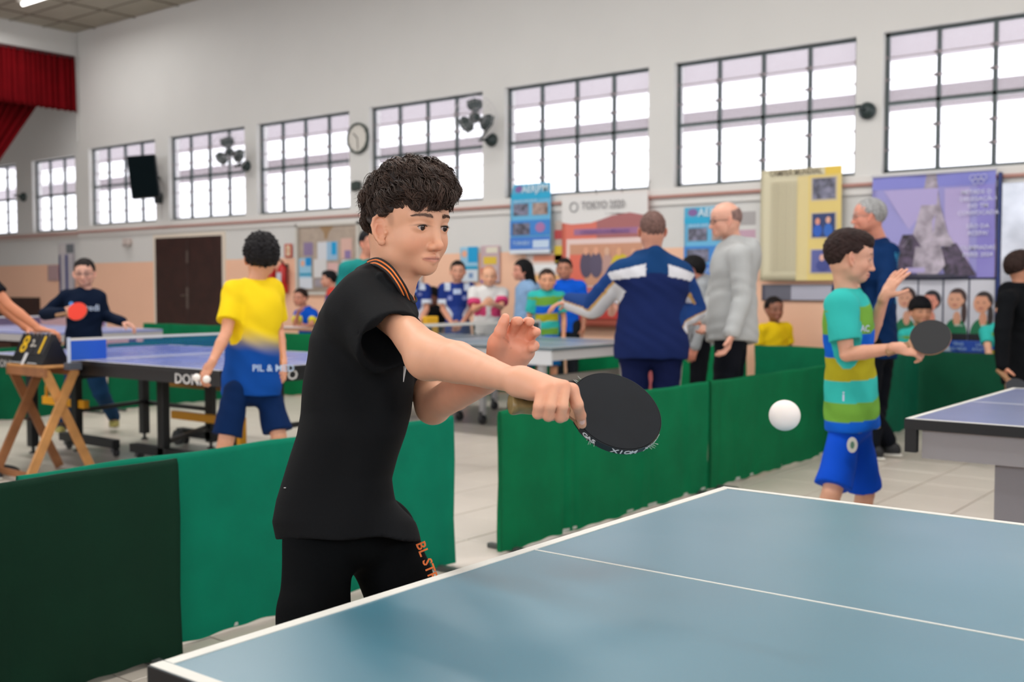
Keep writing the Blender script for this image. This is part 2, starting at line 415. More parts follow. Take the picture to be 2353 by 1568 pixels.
window(9, *WX2[0], 2.32, 3.7, Y2, 3); window(10, *WX2[1], 2.32, 3.7, Y2, 4)
# outside the windows: an eave and a beam of the covered passage
M_eave = mat('eave_boards', C(150, 142, 147), .8)
mb = MB(); mb.box(-25, YW+.3, 4.02, 6, 13.5, 4.15); struct(mb.build('trim_3', M_eave))
mb = MB(); mb.box(-30, 13.4, 3.40, 6, 13.5, 3.66); struct(mb.build('trim_4', M_eave))
# stage valance and drape
M_red = mat('red_velvet', C(98, 3, 10), .9, spec=.1, noise=.12, nscale=4)
def pleats(name, P00, P10, P11, P01, n, amp, nrm, m, parent, ny=10, seed=0, sag=0):
    rnd = random.Random(seed); ph = [0]
    for i in range(n): ph.append(ph[-1]+rnd.uniform(.6, 1.4))
    K = n*8; V = []; F = []
    for j in range(ny+1):
        v = j/ny
        for i in range(K+1):
            u = i/K; a = Vector(P00)*(1-u)*(1-v)+Vector(P10)*u*(1-v)+Vector(P11)*u*v+Vector(P01)*(1-u)*v
            q = u*n; p = ph[int(min(q, n-1))]*(1-(q % 1))+ph[min(int(q)+1, n)]*(q % 1)
            d = amp*math.sin(p*6.283)+amp*.4*math.sin(p*15.1+v*1.5)
            a = a+Vector(nrm)*d; a.z -= sag*(abs(math.sin(p*3.14)))*v
            V.append(tuple(a))
    for j in range(ny):
        for i in range(K): b = j*(K+1)+i; F.append((b, b+1, b+K+2, b+K+1))
    me = bpy.data.meshes.new(name); me.from_pydata(V, [], F)
    o = link(name, me, m, parent, True); md = o.modifiers.new('thick', 'SOLIDIFY'); md.thickness = .012; return o
t = thing('stage_valance', 'short pleated dark red valance across the top of the stage opening', 'curtain')
pleats('valance_cloth', (-18.42, 3.0, 5.4), (-18.42, 10.72, 5.39), (-18.42, 10.74, 4.44), (-18.42, 3.0, 4.42), 64, .04, (1, 0, 0), M_red, t, seed=3, sag=.02)
MB().box(-18.5, 3.0, 5.37, -18.38, 10.7, 5.42).build('valance_rail', flat(60, 14, 20), t)
t = thing('stage_drape', 'long dark red stage curtain gathered to the left below the valance', 'curtain')
pleats('drape_cloth', (-18.78, 4.0, 4.75), (-18.78, 10.35, 4.75), (-18.78, 8.55, 2.1), (-18.78, 7.4, 2.0), 40, .04, (1, 0, 0), M_red, t, ny=24, seed=8)
t = thing('curtain_tie', 'narrow red cloth tie holding the gathered stage curtain', 'curtain tie')
MB().box(-18.86, 7.2, 2.0, -18.66, 8.35, 2.12).build('tie_band', M_red, t, bevel=.02)

# doors
M_door = mat('dark_wood', C(52, 30, 26), .38, noise=.25, nscale=6)
def double_door(n, x0, x1, z1, Y):
    mb = MB(); mb.box(x0-.06, Y-.03, 0, x0, Y, z1+.06); mb.box(x1, Y-.03, 0, x1+.06, Y, z1+.06); mb.box(x0, Y-.03, z1, x1, Y, z1+.06)
    D = struct(mb.build('door_%d' % n, flat(226, 214, 198)))
    xm = (x0+x1)/2
    for a, b in ((x0, xm-.004), (xm+.004, x1)):
        MB().box(a, Y-.035, .02, b, Y-.008, z1).build('door_leaf', M_door, D, bevel=.003)
    MB().box(xm-.03, Y-.05, 0.9, xm+.02, Y-.035, 1.25).build('lock_plate', flat(96, 84, 78, .35), D)
    MB().tube([(xm-.01, Y-.05, 1.12), (xm-.01, Y-.09, 1.12), (xm-.11, Y-.09, 1.12)], .011).build('door_handle', flat(150, 140, 130, .3, metal=.8), D)
    MB().box(xm-.02, Y-.05, 1.65, xm+.02, Y-.035, 1.85).build('door_bolt', flat(96, 84, 78, .35), D)
double_door(1, -16.09, -14.28, 2.08, YW)
mb = MB(); mb.box(-22.2, Y2-.04, 0, -20.12, Y2-.001, 1.06); struct(mb.build('door_3', M_door))

# ---------------------------------------------------------------- things on the wall
YP = YW-.025; YH = YW-.095
def poster(name, label, cat, x0, x1, z0, z1, base, rects=(), texts=(), y=YP, shape=None, wav=0.0, group=None, rough=.45):
    t = thing(name, label, cat, group=group)
    W, Hh = x1-x0, z1-z0; nx, nz = 16, 14; V = []; F = []
    def bend(u, v): return y-.004-wav*(math.sin(u*5+v*3)*.5+math.sin(u*13-v*7)*.25+.5*math.exp(-((u-.28-.2*(1-v))*7)**2))
    def pt(u, v, off=0):
        sh = shape(u, v) if shape else (0, 0)
        return (x0+W*u+sh[0], bend(u, v)-off, z0+Hh*v+sh[1])
    for j in range(nz+1):
        for i in range(nx+1): V.append(pt(i/nx, j/nz))
    for j in range(nz):
        for i in range(nx): b = j*(nx+1)+i; F.append((b, b+1, b+nx+2, b+nx+1))
    me = bpy.data.meshes.new('sheet'); me.from_pydata(V, [], F)
    o = link('sheet', me, base if not isinstance(base, tuple) else flat(*base, rough), t, True); md = o.modifiers.new('thick', 'SOLIDIFY'); md.thickness = .003; md.offset = -1
    def patch(nm, pts_uv, col, off):
        # pts_uv: ((u0,v0,u1,v1)) rectangle or polygon list
        if len(pts_uv) == 4 and not isinstance(pts_uv[0], (tuple, list)):
            u0, v0, u1, v1 = pts_uv; N = 8; V = []; F = []
            for j in range(N+1):
                for i in range(N+1): V.append(pt(u0+(u1-u0)*i/N, v0+(v1-v0)*j/N, off))
            for j in range(N):
                for i in range(N): b = j*(N+1)+i; F.append((b, b+1, b+N+2, b+N+1))
        else:
            V = [pt(u, v, off) for u, v in pts_uv]; F = [tuple(range(len(V)))]
            cu = sum(p[0] for p in pts_uv)/len(pts_uv); cv = sum(p[1] for p in pts_uv)/len(pts_uv); V.append(pt(cu, cv, off)); n = len(pts_uv)
            F = [(i, (i+1) % n, n) for i in range(n)]
        me = bpy.data.meshes.new(nm); me.from_pydata(V, [], F)
        return link(nm, me, flat(*col, rough) if isinstance(col, tuple) else col, t)
    for k, (nm, uv, col) in enumerate(rects): patch(nm, uv, col, .003+.0012*k)
    for body, u, v, size, col, *rest in texts:
        p = pt(u, v, .006+.0012*len(rects))
        lettering(body, size, flat(*col, rough), t, frame(p, (1, 0, 0), (0, 0, 1)), squash=rest[0] if rest else 1)
    return t
def disc(u, v, ru, rv, n=20): return [(u+ru*math.cos(6.283*i/n), v+rv*math.sin(6.283*i/n)) for i in range(n)]
LB, MBL, DBL = (96, 186, 226), (70, 150, 215), (32, 96, 196)
M_photo = mat('printed_photo', C(110, 110, 130), .5, noise=.8, nscale=14)
M_photo2 = mat('printed_photo_warm', C(150, 128, 120), .5, noise=.7, nscale=12)
def bluep(x0, x1, z0, z1, label, shape=None, y=YP):
    poster('wall_poster', label, 'poster', x0, x1, z0, z1, (104, 182, 222), [
        ('header', (0, .86, 1, 1), (70, 170, 208)), ('emblem', disc(.17, .93, .1, .05), (130, 96, 158)), ('band', (0, .78, 1, .86), (24, 168, 212)),
        ('photo', (.08, .55, .46, .72), M_photo), ('photo', (.56, .55, .94, .72), M_photo2), ('band', (0, .26, 1, .48), (56, 132, 208)), ('photo', (.06, .27, .5, .44), M_photo),
        ('emblem', disc(.76, .37, .12, .07), (170, 116, 168)), ('band', (0, .06, 1, .24), (62, 120, 206)), ('caption_box', (.58, .08, .98, .19), (196, 216, 238)), ('footer', (0, 0, 1, .06), (214, 222, 232))],
        [('AERJPM', .62, .92, (x1-x0)*.2, (214, 236, 246)), ('BLACK AND BLUE', .4, .755, (x1-x0)*.07, (180, 220, 240)), ('TORNEIO', .3, .15, (x1-x0)*.1, (180, 210, 240))], y=y, shape=shape)
bluep(-8.39, -7.77, 1.66, 2.52, 'large light blue poster with four picture blocks curling up over the window sill', y=YH, shape=lambda u, v: (.05*max(0, v-.75)*4*(1-u), .0))
bluep(-5.97, -5.35, 1.3, 2.13, 'light blue poster with picture blocks behind the bald man in the grey hoodie')
poster('tournament_banner', 'wide salmon and white banner reading TOKYO 2020 hung below the window', 'banner', -7.6, -6.4, .78, 2.33, (222, 118, 100), [
    ('header', [(0, .8), (.12, .785), (.35, .79), (.6, .835), (.8, .85), (1, .82), (1, 1), (0, 1)], (226, 224, 222)), ('colour_field', [(.42, .8), (.6, .84), (.8, .855), (1, .825), (1, .6), (.42, .6)], (170, 104, 104)),
    ('band', (.15, .7, .92, .745), (160, 110, 150)), ('photo_border', (.06, .3, .96, .67), (232, 206, 200)), ('photo', (.1, .31, .95, .63), (206, 150, 120)), ('photo', (.1, .31, .28, .55), (226, 110, 88)),
    ('figure', disc(.3, .47, .075, .1), (84, 74, 96)), ('figure', disc(.42, .47, .075, .1), (90, 80, 104)), ('figure', disc(.55, .45, .06, .11), (190, 150, 140)), ('figure', disc(.7, .46, .11, .09), (214, 190, 40)), ('figure', disc(.85, .44, .08, .1), (100, 90, 150)),
    ('face', disc(.3, .575, .03, .03), (226, 166, 136)), ('face', disc(.42, .575, .03, .03), (226, 166, 136)), ('face', disc(.55, .57, .03, .03), (220, 176, 150)), ('face', disc(.69, .565, .03, .03), (226, 170, 130)), ('face', disc(.85, .56, .03, .03), (220, 166, 136)),
    ('band', (.05, .06, .95, .2), (206, 70, 62))],
    [('TOKYO 2020', .5, .92, .13, (150, 148, 150), .8), ('CONQUISTA DA MEDALHA', .52, .722, .055, (120, 90, 150)), ('TENIS DE MESA', .55, .15, .07, (228, 150, 140))], y=YH)
t = bpy.data.objects['tournament_banner']
mb = MB(); mb.tube([(-7.42+.055*math.cos(a), YH-.012, 2.2+.055*math.sin(a)) for a in [i*6.283/24 for i in range(24)]], .009, 6, True); mb.build('ring_emblem', flat(150, 150, 152), t)
for k in range(3): MB().tube([(-7.15+.36*k, YW-.02, 2.33), (-7.15+.36*k, YW-.05, 2.42), (-7.13+.36*k, YW-.04, 2.46)], .006).build('hanging_hook', flat(110, 110, 112), t)
poster('championship_banner', 'tall pale yellow banner of small print with three photos down its right side', 'banner', -5.02, -4.14, 1.31, 2.47, (214, 206, 176), [
    ('colour_field', (.46, 0, 1, .93), (222, 204, 146)), ('colour_field', (.6, 0, 1, .93), (226, 202, 122)), ('header_block', (.8, .93, 1, 1), (230, 196, 76)),
    ('photo_border', (.63, .7, .95, .91), (206, 190, 160)), ('photo', (.65, .715, .93, .9), M_photo), ('photo_border', (.63, .37, .95, .6), (206, 190, 160)), ('photo', (.65, .38, .93, .59), (40, 60, 110)), ('photo_border', (.63, .06, .95, .28), (206, 190, 160)), ('photo', (.65, .07, .93, .27), (90, 96, 160)),
    ('figure', disc(.72, .44, .055, .055), (30, 90, 190)), ('face', disc(.72, .52, .03, .03), (222, 150, 130)), ('figure', disc(.85, .44, .055, .06), (40, 100, 190)), ('face', disc(.85, .53, .03, .03), (222, 170, 150)), ('figure', disc(.79, .13, .08, .05), (60, 70, 140)), ('face', disc(.78, .2, .03, .03), (226, 176, 160))],
    [('CAMPEÃ MUNDIAL', .44, .965, .082, (132, 120, 100), .82)]+[('competição de tênis de mesa', .3, .88-.026*k, .022, (178, 168, 140), 1.15) for k in range(31)], y=YH, wav=.01)
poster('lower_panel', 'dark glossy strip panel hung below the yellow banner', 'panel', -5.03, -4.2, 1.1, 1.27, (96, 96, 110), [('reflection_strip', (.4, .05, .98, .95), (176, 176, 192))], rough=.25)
M_pur = (150, 146, 206)
grey = mat('photo_stone', C(128, 116, 132), .5, noise=.8, nscale=9); greyL = mat('photo_stone_pale', C(168, 158, 172), .5, noise=.45, nscale=9); greyD = mat('photo_stone_dark', C(74, 62, 84), .5, noise=.9, nscale=16)
poster('tower_banner', 'large creased lilac banner with a grey tower picture and white lettering', 'banner', -3.82, -2.67, 1.33, 2.325, M_pur, [
    ('colour_field', (0, .87, 1, 1), (128, 130, 208)), ('colour_field', [(.1, .86), (.3, .5), (.5, .2), (.55, .86)], (170, 158, 208)), ('colour_field', (.6, .1, .8, .85), (176, 162, 210)), ('colour_field', (.86, 0, 1, .87), (136, 128, 202)),
    ('tower', [(.45, 1), (.53, 1), (.565, .7), (.415, .7)], greyL), ('tower', [(.415, .7), (.565, .7), (.63, .42), (.355, .42)], greyL), ('tower', [(.355, .42), (.63, .42), (.7, .3), (.27, .3)], greyL), ('tower_leg', [(.27, .42), (.36, .42), (.44, .27), (.34, .02), (.1, .02), (.2, .2)], greyD), ('tower_leg', [(.56, .28), (.7, .33), (.8, .14), (.86, .02), (.62, .02)], greyD), ('tower_arch', [(.38, .3), (.58, .3), (.62, .12), (.56, .03), (.4, .03), (.36, .12)], greyL),
    ('crowd', (.2, 0, .8, .035), (42, 40, 62)), ('fringe', (.3, .05, .46, .1), (172, 160, 206))],
    [('METADE DA', .87, .8, .056, (208, 208, 232)), ('DELEGAÇÃO', .87, .735, .056, (208, 208, 232)), ('DO TM', .87, .67, .056, (208, 208, 232)), ('CONVOCADA', .87, .605, .056, (208, 208, 232)), ('SÃO DA', .87, .48, .056, (208, 208, 232)), ('ACEPA!', .87, .415, .056, (208, 208, 232)), ('OLIMPIADAS', .87, .28, .056, (208, 208, 232)), ('PARIS 2024', .87, .215, .056, (208, 208, 232))], y=YH-.02, wav=.03, rough=.35)
t = bpy.data.objects['tower_banner']; mb = MB()
for k, (dx, dz) in enumerate(((-.05, .02), (0, .02), (.05, .02), (-.025, -.015), (.025, -.015))):
    mb.tube([(-2.82+dx+.026*math.cos(a), YH-.06, 2.24+dz+.026*math.sin(a)) for a in [i*6.283/16 for i in range(16)]], .0035, 5, True)
mb.build('ring_emblem', flat(200, 200, 228), t)
MB().box(-3.83, YH-.05, 2.32, -2.66, YH-.03, 2.345).build('banner_rail', flat(200, 200, 206), t)
# four portraits in a dark blue stand
t = thing('portrait_stand', 'dark blue display stand with four framed portraits of players in green shirts', 'display')
MB().box(-3.62, YP-.05, .62, -2.6, YP-.02, 1.33).build('back_board', flat(16, 34, 74, .5), t); MB().box(-2.655, YP-.09, .55, -2.625, YP-.05, 2.3).build('side_post', flat(18, 44, 110, .4), t)
pw = .232; skinp = [(206, 150, 124), (216, 140, 120), (212, 156, 128), (214, 152, 122)]; hairp = [(52, 34, 34), (30, 26, 36), (66, 46, 44), (46, 34, 34)]
for k in range(4):
    x0 = -3.6+k*.236; P = MB().box(x0, YP-.06, .74, x0+pw-.012, YP-.052, 1.31).build('portrait', flat(204, 204, 214, .4), t)
    def ov(nm, cx, cz, rx, rz, col, off, a0=0, a1=6.2832, z0=-9):
        pts = [(cx+rx*math.cos(a0+(a1-a0)*i/24), cz+rz*math.sin(a0+(a1-a0)*i/24)) for i in range(24)]
        m = MB(); n = len(pts); m.v = [(p[0], YP-.062-off, max(p[1], .742)) for p in pts]; m.f = [tuple(range(n))]; m.build(nm, flat(*col, .5), P)
    xc = x0+pw/2-.004; hz = [1.13, 1.1, 1.12, 1.09][k]
    ov('portrait_shirt', xc, .78, .108, .165, (12, 112, 72), .001); ov('portrait_neck', xc+.01, .94, .035, .07, skinp[k], .002)
    ov('portrait_hair', xc+.016, hz+.02, .084, .092, hairp[k], .003)
    if k > 1: ov('portrait_hair', xc+.075, hz-.12, .025, .1, hairp[k], .0035)
    ov('portrait_face', xc-.006, hz-.005, .07, .088, skinp[k], .005)
    ov('portrait_hair', xc+.01, hz+.062, .066, .03, hairp[k], .006, 0, 3.1416)
    for s in (-1, 1):
        ov('portrait_eye', xc-.008+s*.028, hz+.005, .01, .005, (70, 46, 42), .007); 
    ov('portrait_mouth', xc-.008, hz-.05, .022, .007, (170, 90, 84), .007)
    ov('portrait_ear', xc+.066, hz-.01, .012, .024, skinp[k], .0065)
    m = MB(); m.box(x0, YP-.0725, .742, x0+pw-.012, YP-.071, .80); m.build('dark_band', flat(20, 20, 30), P)
    if k > 1: lettering('atleta', .035, flat(190, 220, 205), P, frame((xc+.03, YP-.073, .88), (1, 0, 0), (0, 0, 1)))
poster('name_strip', 'bright blue strip with white lettering under the portrait stand', 'sign', -3.2, -2.68, .62, .735, (22, 74, 176), [('white_triangle', [(.03, .08), (.1, .9), (.22, .92), (.3, .08)], (188, 206, 224))],
    [('4', .15, .42, .085, (30, 84, 176)), ('TÊNIS', .42, .7, .04, (150, 186, 230)), ('DE MESA', .42, .3, .04, (150, 186, 230)), ('LAÍS', .8, .7, .04, (150, 186, 230)), ('ATLETA', .8, .3, .04, (150, 186, 230))], y=YP-.08)
# notice board with papers
t = poster('notice_board', 'beige cork notice board pinned with papers beside the fire extinguisher', 'notice board', -12.46, -11.2, 1.18, 2.14, mat('cork', C(176, 160, 146), .85, noise=.1, nscale=9), [
    ('paint_drip', [(.36, 1), (.62, 1), (.53, .9), (.5, .8), (.46, .8), (.45, .9)], (160, 130, 96)),
    ('pinned_paper', (.1, .56, .26, .76), (140, 122, 158)), ('pinned_paper', (.34, .48, .5, .76), (212, 214, 220)), ('pinned_paper', (.5, .48, .68, .76), (150, 186, 214)), ('pinned_paper', (.58, .56, .66, .75), (0, 156, 214)), ('pinned_paper', (.74, .5, .92, .8), (216, 176, 164)), ('pinned_paper', (.8, .5, .9, .62), (140, 120, 166)),
    ('pinned_paper', (.28, .22, .5, .5), (214, 212, 212)), ('pinned_paper', (.02, .2, .24, .52), (150, 196, 222)), ('pinned_paper', (.14, .4, .24, .53), (0, 140, 210)), ('pinned_paper', (.03, .25, .24, .29), (40, 150, 186)), ('pinned_emblem', disc(.09, .44, .035, .05), (230, 170, 140)), ('pinned_paper', (.03, .05, .26, .22), (210, 216, 226)),
    ('pinned_paper', (.52, .3, .7, .44), (216, 176, 172)), ('pinned_paper', (.76, .2, .92, .48), (208, 214, 220)), ('pinned_paper', (.3, .08, .48, .2), (156, 148, 156)), ('pinned_paper', (.66, .08, .86, .28), (214, 216, 218))], y=YP)
mb = MB()
for a in ((-12.5, 1.14, -12.46, 2.18), (-11.2, 1.14, -11.16, 2.18), (-12.5, 2.14, -11.16, 2.18), (-12.5, 1.14, -11.16, 1.18)): mb.box(a[0], YP-.03, a[1], a[2], YP+.02, a[3])
mb.build('board_frame', flat(206, 202, 194), t)
poster('notice_board', 'second beige notice board partly hidden behind the black-shirted player', 'notice board', -11.02, -9.95, 1.18, 2.12, mat('cork_pale', C(196, 182, 174), .85, noise=.1, nscale=9), [('pinned_paper', (.6, .1, .95, .5), (214, 208, 208)), ('pinned_paper', (.1, .3, .4, .7), (206, 190, 190))])
poster('wall_poster', 'small blue poster with orange emblem above the boy in the navy jersey', 'poster', -9.28, -8.98, 1.32, 1.77, (150, 196, 222), [('block', (.45, .55, 1, 1), (0, 156, 212)), ('emblem', disc(.25, .8, .15, .1), (232, 170, 140)), ('band', (0, .35, 1, .45), (40, 156, 196)), ('footer', (0, 0, 1, .34), (206, 216, 226)), ('square', (.5, .1, .75, .25), (120, 150, 190))])
poster('wall_poster', 'small yellow and purple poster above the person in the white and pink shirt', 'poster', -8.93, -8.62, 1.3, 1.78, (196, 170, 176), [('block', (.15, .5, .85, .7), (222, 190, 60)), ('block', (0, .1, .3, .4), (200, 100, 90)), ('block', (.3, .8, .9, .95), (226, 220, 200)), ('block', (0, 0, .35, .12), (140, 100, 170)), ('block', (.4, .25, .9, .45), (206, 190, 190))])
poster('wall_poster', 'yellow and red sheet on the wall at the left edge of the salmon banner', 'poster', -7.76, -7.6, 1.5, 2.05, (196, 180, 170), [('block', (0, .1, 1, .45), (226, 196, 60)), ('block', (0, .6, 1, .8), (190, 70, 70))])
poster('wall_poster', 'wide white and orange striped sheet above the woman in light blue', 'poster', -8.2, -7.6, 1.28, 1.66, (226, 206, 196), [('band', (.2, .75, 1, .95), (232, 150, 120)), ('band', (.1, .1, 1, .3), (240, 186, 120)), ('band', (.1, .4, 1, .65), (236, 236, 236))])
poster('notice_board', 'pink and grey notice board to the right of the bald man in the hoodie', 'notice board', -5.5, -5.08, 1.25, 2.1, (190, 180, 184), [('pinned_paper', (.1, .25, .9, .72), (196, 160, 178)), ('pinned_paper', (.2, .78, .9, .95), (170, 166, 166))], y=YP+.03)
poster('score_chart', 'tall white chart with two dark blue columns on the wall behind the boy in glasses', 'chart', -19.37, -18.82, 1.15, 2.08, (196, 190, 196), [('header', (.05, .8, .45, .98), (206, 200, 200)), ('header', (.5, .8, .98, .98), (110, 116, 122)), ('blue_column', (.02, .02, .12, .77), (44, 46, 110)), ('blue_column', (.44, .02, .58, .77), (22, 48, 130)), ('edge_line', (.95, .02, .98, .78), (70, 64, 80))], y=Y2-.02)
for k in range(9): MB().box(-19.28, Y2-.034, 1.2+.073*k, -18.86, Y2-.033, 1.205+.073*k).build('ruled_line', flat(150, 148, 158), bpy.data.objects['score_chart'])
poster('paper_notice', 'small pale sheet taped to the wall left of the tall score chart', 'notice', -19.78, -19.4, 1.38, 1.68, (178, 148, 150), y=Y2-.02)
poster('paper_notice', 'white sheet with red mark on the wall beside the grey-haired man', 'notice', -3.98, -3.7, 1.45, 1.85, (214, 216, 212), [('red_mark', (.35, .5, .7, .9), (214, 130, 120))])
# metal cabinet / mirror-like board and whiteboard at the right end
t = thing('metal_board', 'shiny grey metal board leaning against the wall right of the lilac banner', 'board')
MB().box(-2.62, YP-.09, .5, -2.32, YP-.06, 2.2).build('sheet', mat('brushed_metal', C(176, 178, 186), .22, metal=.7, noise=.3, nscale=3), t, bevel=.004); MB().box(-2.32, YP-.1, .4, -2.29, YP-.05, 2.2).build('edge_post', flat(150, 130, 112), t)
t = thing('whiteboard', 'pale grey whiteboard panel on the wall at the far right edge', 'board')
MB().box(-2.27, YP-.05, 1.7, -1.2, YP-.02, 2.16).build('panel', flat(196, 202, 202, .3), t); MB().box(-2.29, YP-.06, 1.68, -2.26, YP-.02, 2.18).build('board_frame', flat(150, 150, 150, .4), t)
# fire extinguisher, sign
t = thing('fire_extinguisher', 'red fire extinguisher with white label hanging on the peach wall', 'extinguisher')
Mx = Matrix.Translation((-12.74, YW-.09, 1.16)); MB().lathe([(.06, 0), (.075, .02), (.075, .36), (.06, .41), (.025, .44), (.025, .47)], 20, Mx).build('cylinder_body', flat(196, 34, 30, .3), t, True)
MB().box(-12.79, YW-.172, 1.24, -12.69, YW-.164, 1.47).build('label_panel', flat(206, 206, 214), t); MB().bar((-12.74, YW-.09, 1.63), (-12.74, YW-.2, 1.68), .02).build('lever', flat(30, 30, 30), t); MB().box(-12.76, YW-.02, 1.5, -12.72, YW, 1.6).build('wall_bracket', flat(40, 40, 40), t)
MB().tube([(-12.72, YW-.12, 1.62), (-12.6, YW-.13, 1.55), (-12.62, YW-.12, 1.3)], .01).build('hose', flat(24, 24, 24), t)
poster('extinguisher_sign', 'small red and cream sign on the wall above the fire extinguisher', 'sign', -12.77, -12.6, 1.7, 1.9, (196, 70, 44), [('centre_field', (.22, .12, .78, .88), (222, 204, 176)), ('pictogram', (.4, .3, .6, .7), (206, 150, 110))])
t = thing('fire_extinguisher', 'taller red extinguisher hanging just behind the head of the boy in yellow', 'extinguisher')
Mx = Matrix.Translation((-13.02, YW-.1, 1.0)); MB().lathe([(.07, 0), (.085, .02), (.085, .5), (.06, .56), (.025, .6), (.025, .63)], 20, Mx).build('cylinder_body', flat(190, 30, 28, .3), t, True); MB().bar((-13.02, YW-.1, 1.62), (-13.02, YW-.22, 1.66), .02).build('lever', flat(30, 30, 30), t)
# clock
t = thing('wall_clock', 'round white wall clock with a dark rim between two windows', 'clock')
R90 = Matrix.Rotation(math.radians(90), 4, 'X'); Mx = Matrix.Translation((-11.17, YW-.005, 3.345)) @ R90
MB().lathe([(.2, 0), (.215, .02), (.215, .05), (.19, .055), (.188, .03)], 32, Mx).build('rim', flat(52, 66, 60, .4), t, True); MB().lathe([(.186, .02), (.186, .036)], 32, Mx).build('dial', flat(214, 210, 202, .4), t)
for k in range(12): a = k*math.pi/6; MB().bar((-11.17+.15*math.sin(a), YW-.044, 3.345+.15*math.cos(a)), (-11.17+.172*math.sin(a), YW-.044, 3.345+.172*math.cos(a)), .01, .002).build('hour_mark', flat(60, 60, 60), t)
MB().bar((-11.17, YW-.047, 3.345), (-11.25, YW-.047, 3.42), .014, .003, (0, 1, 0)).build('hour_hand', flat(60, 60, 60), t); MB().bar((-11.17, YW-.05, 3.345), (-11.16, YW-.05, 3.2), .01, .003, (0, 1, 0)).build('minute_hand', flat(60, 60, 60), t)
# wall fans
M_fan = mat('fan_plastic', C(44, 58, 58), .4)
def wall_fan(px, py, bx, bz, label, ang=0):
    c = Vector(onY(px, py, YW-.42)); b = Vector((bx, YW, bz)); t = thing('wall_fan', label, 'fan', group=None)
    MB().lathe([(.085, 0), (.09, .02), (.07, .07), (.03, .1)], 20, Matrix.Translation(b) @ R90).build('wall_mount', M_fan, t, True)
    MB().tube([b+Vector((0, -.08, 0)), b+Vector((-.05, -.2, -.02)), c+Vector((.04, .16, -.16)), c+Vector((0, .12, 0))], .017).build('bracket_arm', M_fan, t, True)
    n = (Vector((0.75, -.65, -.08))).normalized(); R = n.to_track_quat('Z', 'Y').to_matrix().to_4x4(); Mc = Matrix.Translation(c) @ R
    MB().lathe([(.05, -.14), (.07, -.12), (.07, -.03), (.045, 0), (.05, .02), (.03, .06)], 18, Mc).build('motor', M_fan, t, True)
    for k in range(3):
        a0 = ang+k*2.0944; V = []; F = []; N = 9
        for i in range(N):
            r = .04+.19*i/(N-1); wd = .5+.75*math.sin(min(1, i/(N-1)*1.15)*2.6)
            for s in (-1, 0, 1):
                a = a0+s*wd*.55; V.append(tuple(Mc @ Vector((r*math.cos(a), r*math.sin(a), .03+s*.03))))
        for i in range(N-1):
            for s in (0, 1): q = i*3+s; F.append((q, q+1, q+4, q+3))
        me = bpy.data.meshes.new('blade'); me.from_pydata(V, [], F); o = link('blade', me, M_fan, t, True); md = o.modifiers.new('t', 'SOLIDIFY'); md.thickness = .006
    mb = MB(); mw = flat(190, 186, 190, .3)
    for zz, rr in ((.09, .1), (.07, .2), (.02, .27), (-.05, .27)):
        mb.tube([Mc @ Vector((rr*math.cos(a), rr*math.sin(a), zz)) for a in [i*6.283/36 for i in range(36)]], .0025, 4, True)
    for i in range(24):
        a = i*6.283/24; mb.tube([Mc @ Vector((r*math.cos(a), r*math.sin(a), z)) for r, z in ((.04, .1), (.1, .09), (.2, .07), (.27, .02), (.27, -.05), (.08, -.1))], .0015, 4)
    mb.build('wire_guard', mw, t)
wall_fan(527, 350, -13.66, 3.13, 'dark wall fan beside the round clock side, third window from the corner', 1.75)
wall_fan(1093, 270, -8.76, 3.12, 'larger dark wall fan over the window above the player', 1.7)
for n, X, Z, Y in (('mount disc alone on the pier left of the last window', -3.92, 3.0, YW), ('mount disc on the pier beside the curtain edge at far left', -20.62, 3.02, Y2)):
    t = thing('fan_mount', 'dark round fan '+n, 'fan mount'); Mx = Matrix.Translation((X, Y, Z)) @ R90
    MB().lathe([(.07, 0), (.085, .015), (.085, .05), (.05, .09), (.02, .1)], 20, Mx).build('mount_disc', M_fan, t, True); MB().tube([(X, Y-.09, Z), (X-.03, Y-.16, Z+.03), (X-.06, Y-.2, Z+.02)], .018).build('arm_stub', M_fan, t, True)
# hanging speaker box and small speaker
t = thing('speaker_box', 'large black speaker box mounted on the pier between the first two windows', 'speaker')
c = Vector(onY(331, 407, YW-.36)); R = Matrix.Rotation(math.radians(50), 4, 'Z') @ Matrix.Rotation(math.radians(-6), 4, 'Y')
Mx = Matrix.Translation(c) @ R; MB().box(-.225, -.1, -.35, .225, .08, .35, Mx).build('cabinet', mat('speaker_black', C(6, 14, 17), .6), t, bevel=.012); MB().box(-.21, -.112, -.335, .21, -.1, .335, Mx).build('grille', mat('speaker_grille', C(6, 18, 22), .9, spec=.1, bump=.4, bscale=300), t)
MB().bar(c+Vector((.1, .1, 0)), (-15.98, YW, 3.1), .04).build('wall_bracket', flat(40, 44, 46), t)
t = thing('small_speaker', 'small dark bracket speaker under the large black speaker box', 'speaker'); MB().box(-15.98, YW-.12, 2.66, -15.88, YW-.01, 2.84).build('cabinet', flat(24, 34, 36), t, bevel=.01); MB().tube([(-15.93, YW-.02, 2.66), (-15.93, YW-.01, 2.4)], .005).build('cable', flat(180, 176, 176), t)
t = thing('small_speaker', 'small dark bracket speaker on the pier under the clock', 'speaker'); MB().prism([(0, 0), (.1, .04), (.1, .14), (0, .12)], 0, .1, Matrix.Translation((-11.22, YW-.03, 2.6)) @ R90).build('cabinet', flat(50, 62, 58), t); MB().bar((-11.2, YW, 2.66), (-11.2, YW-.1, 2.66), .03).build('wall_bracket', flat(90, 96, 90), t)
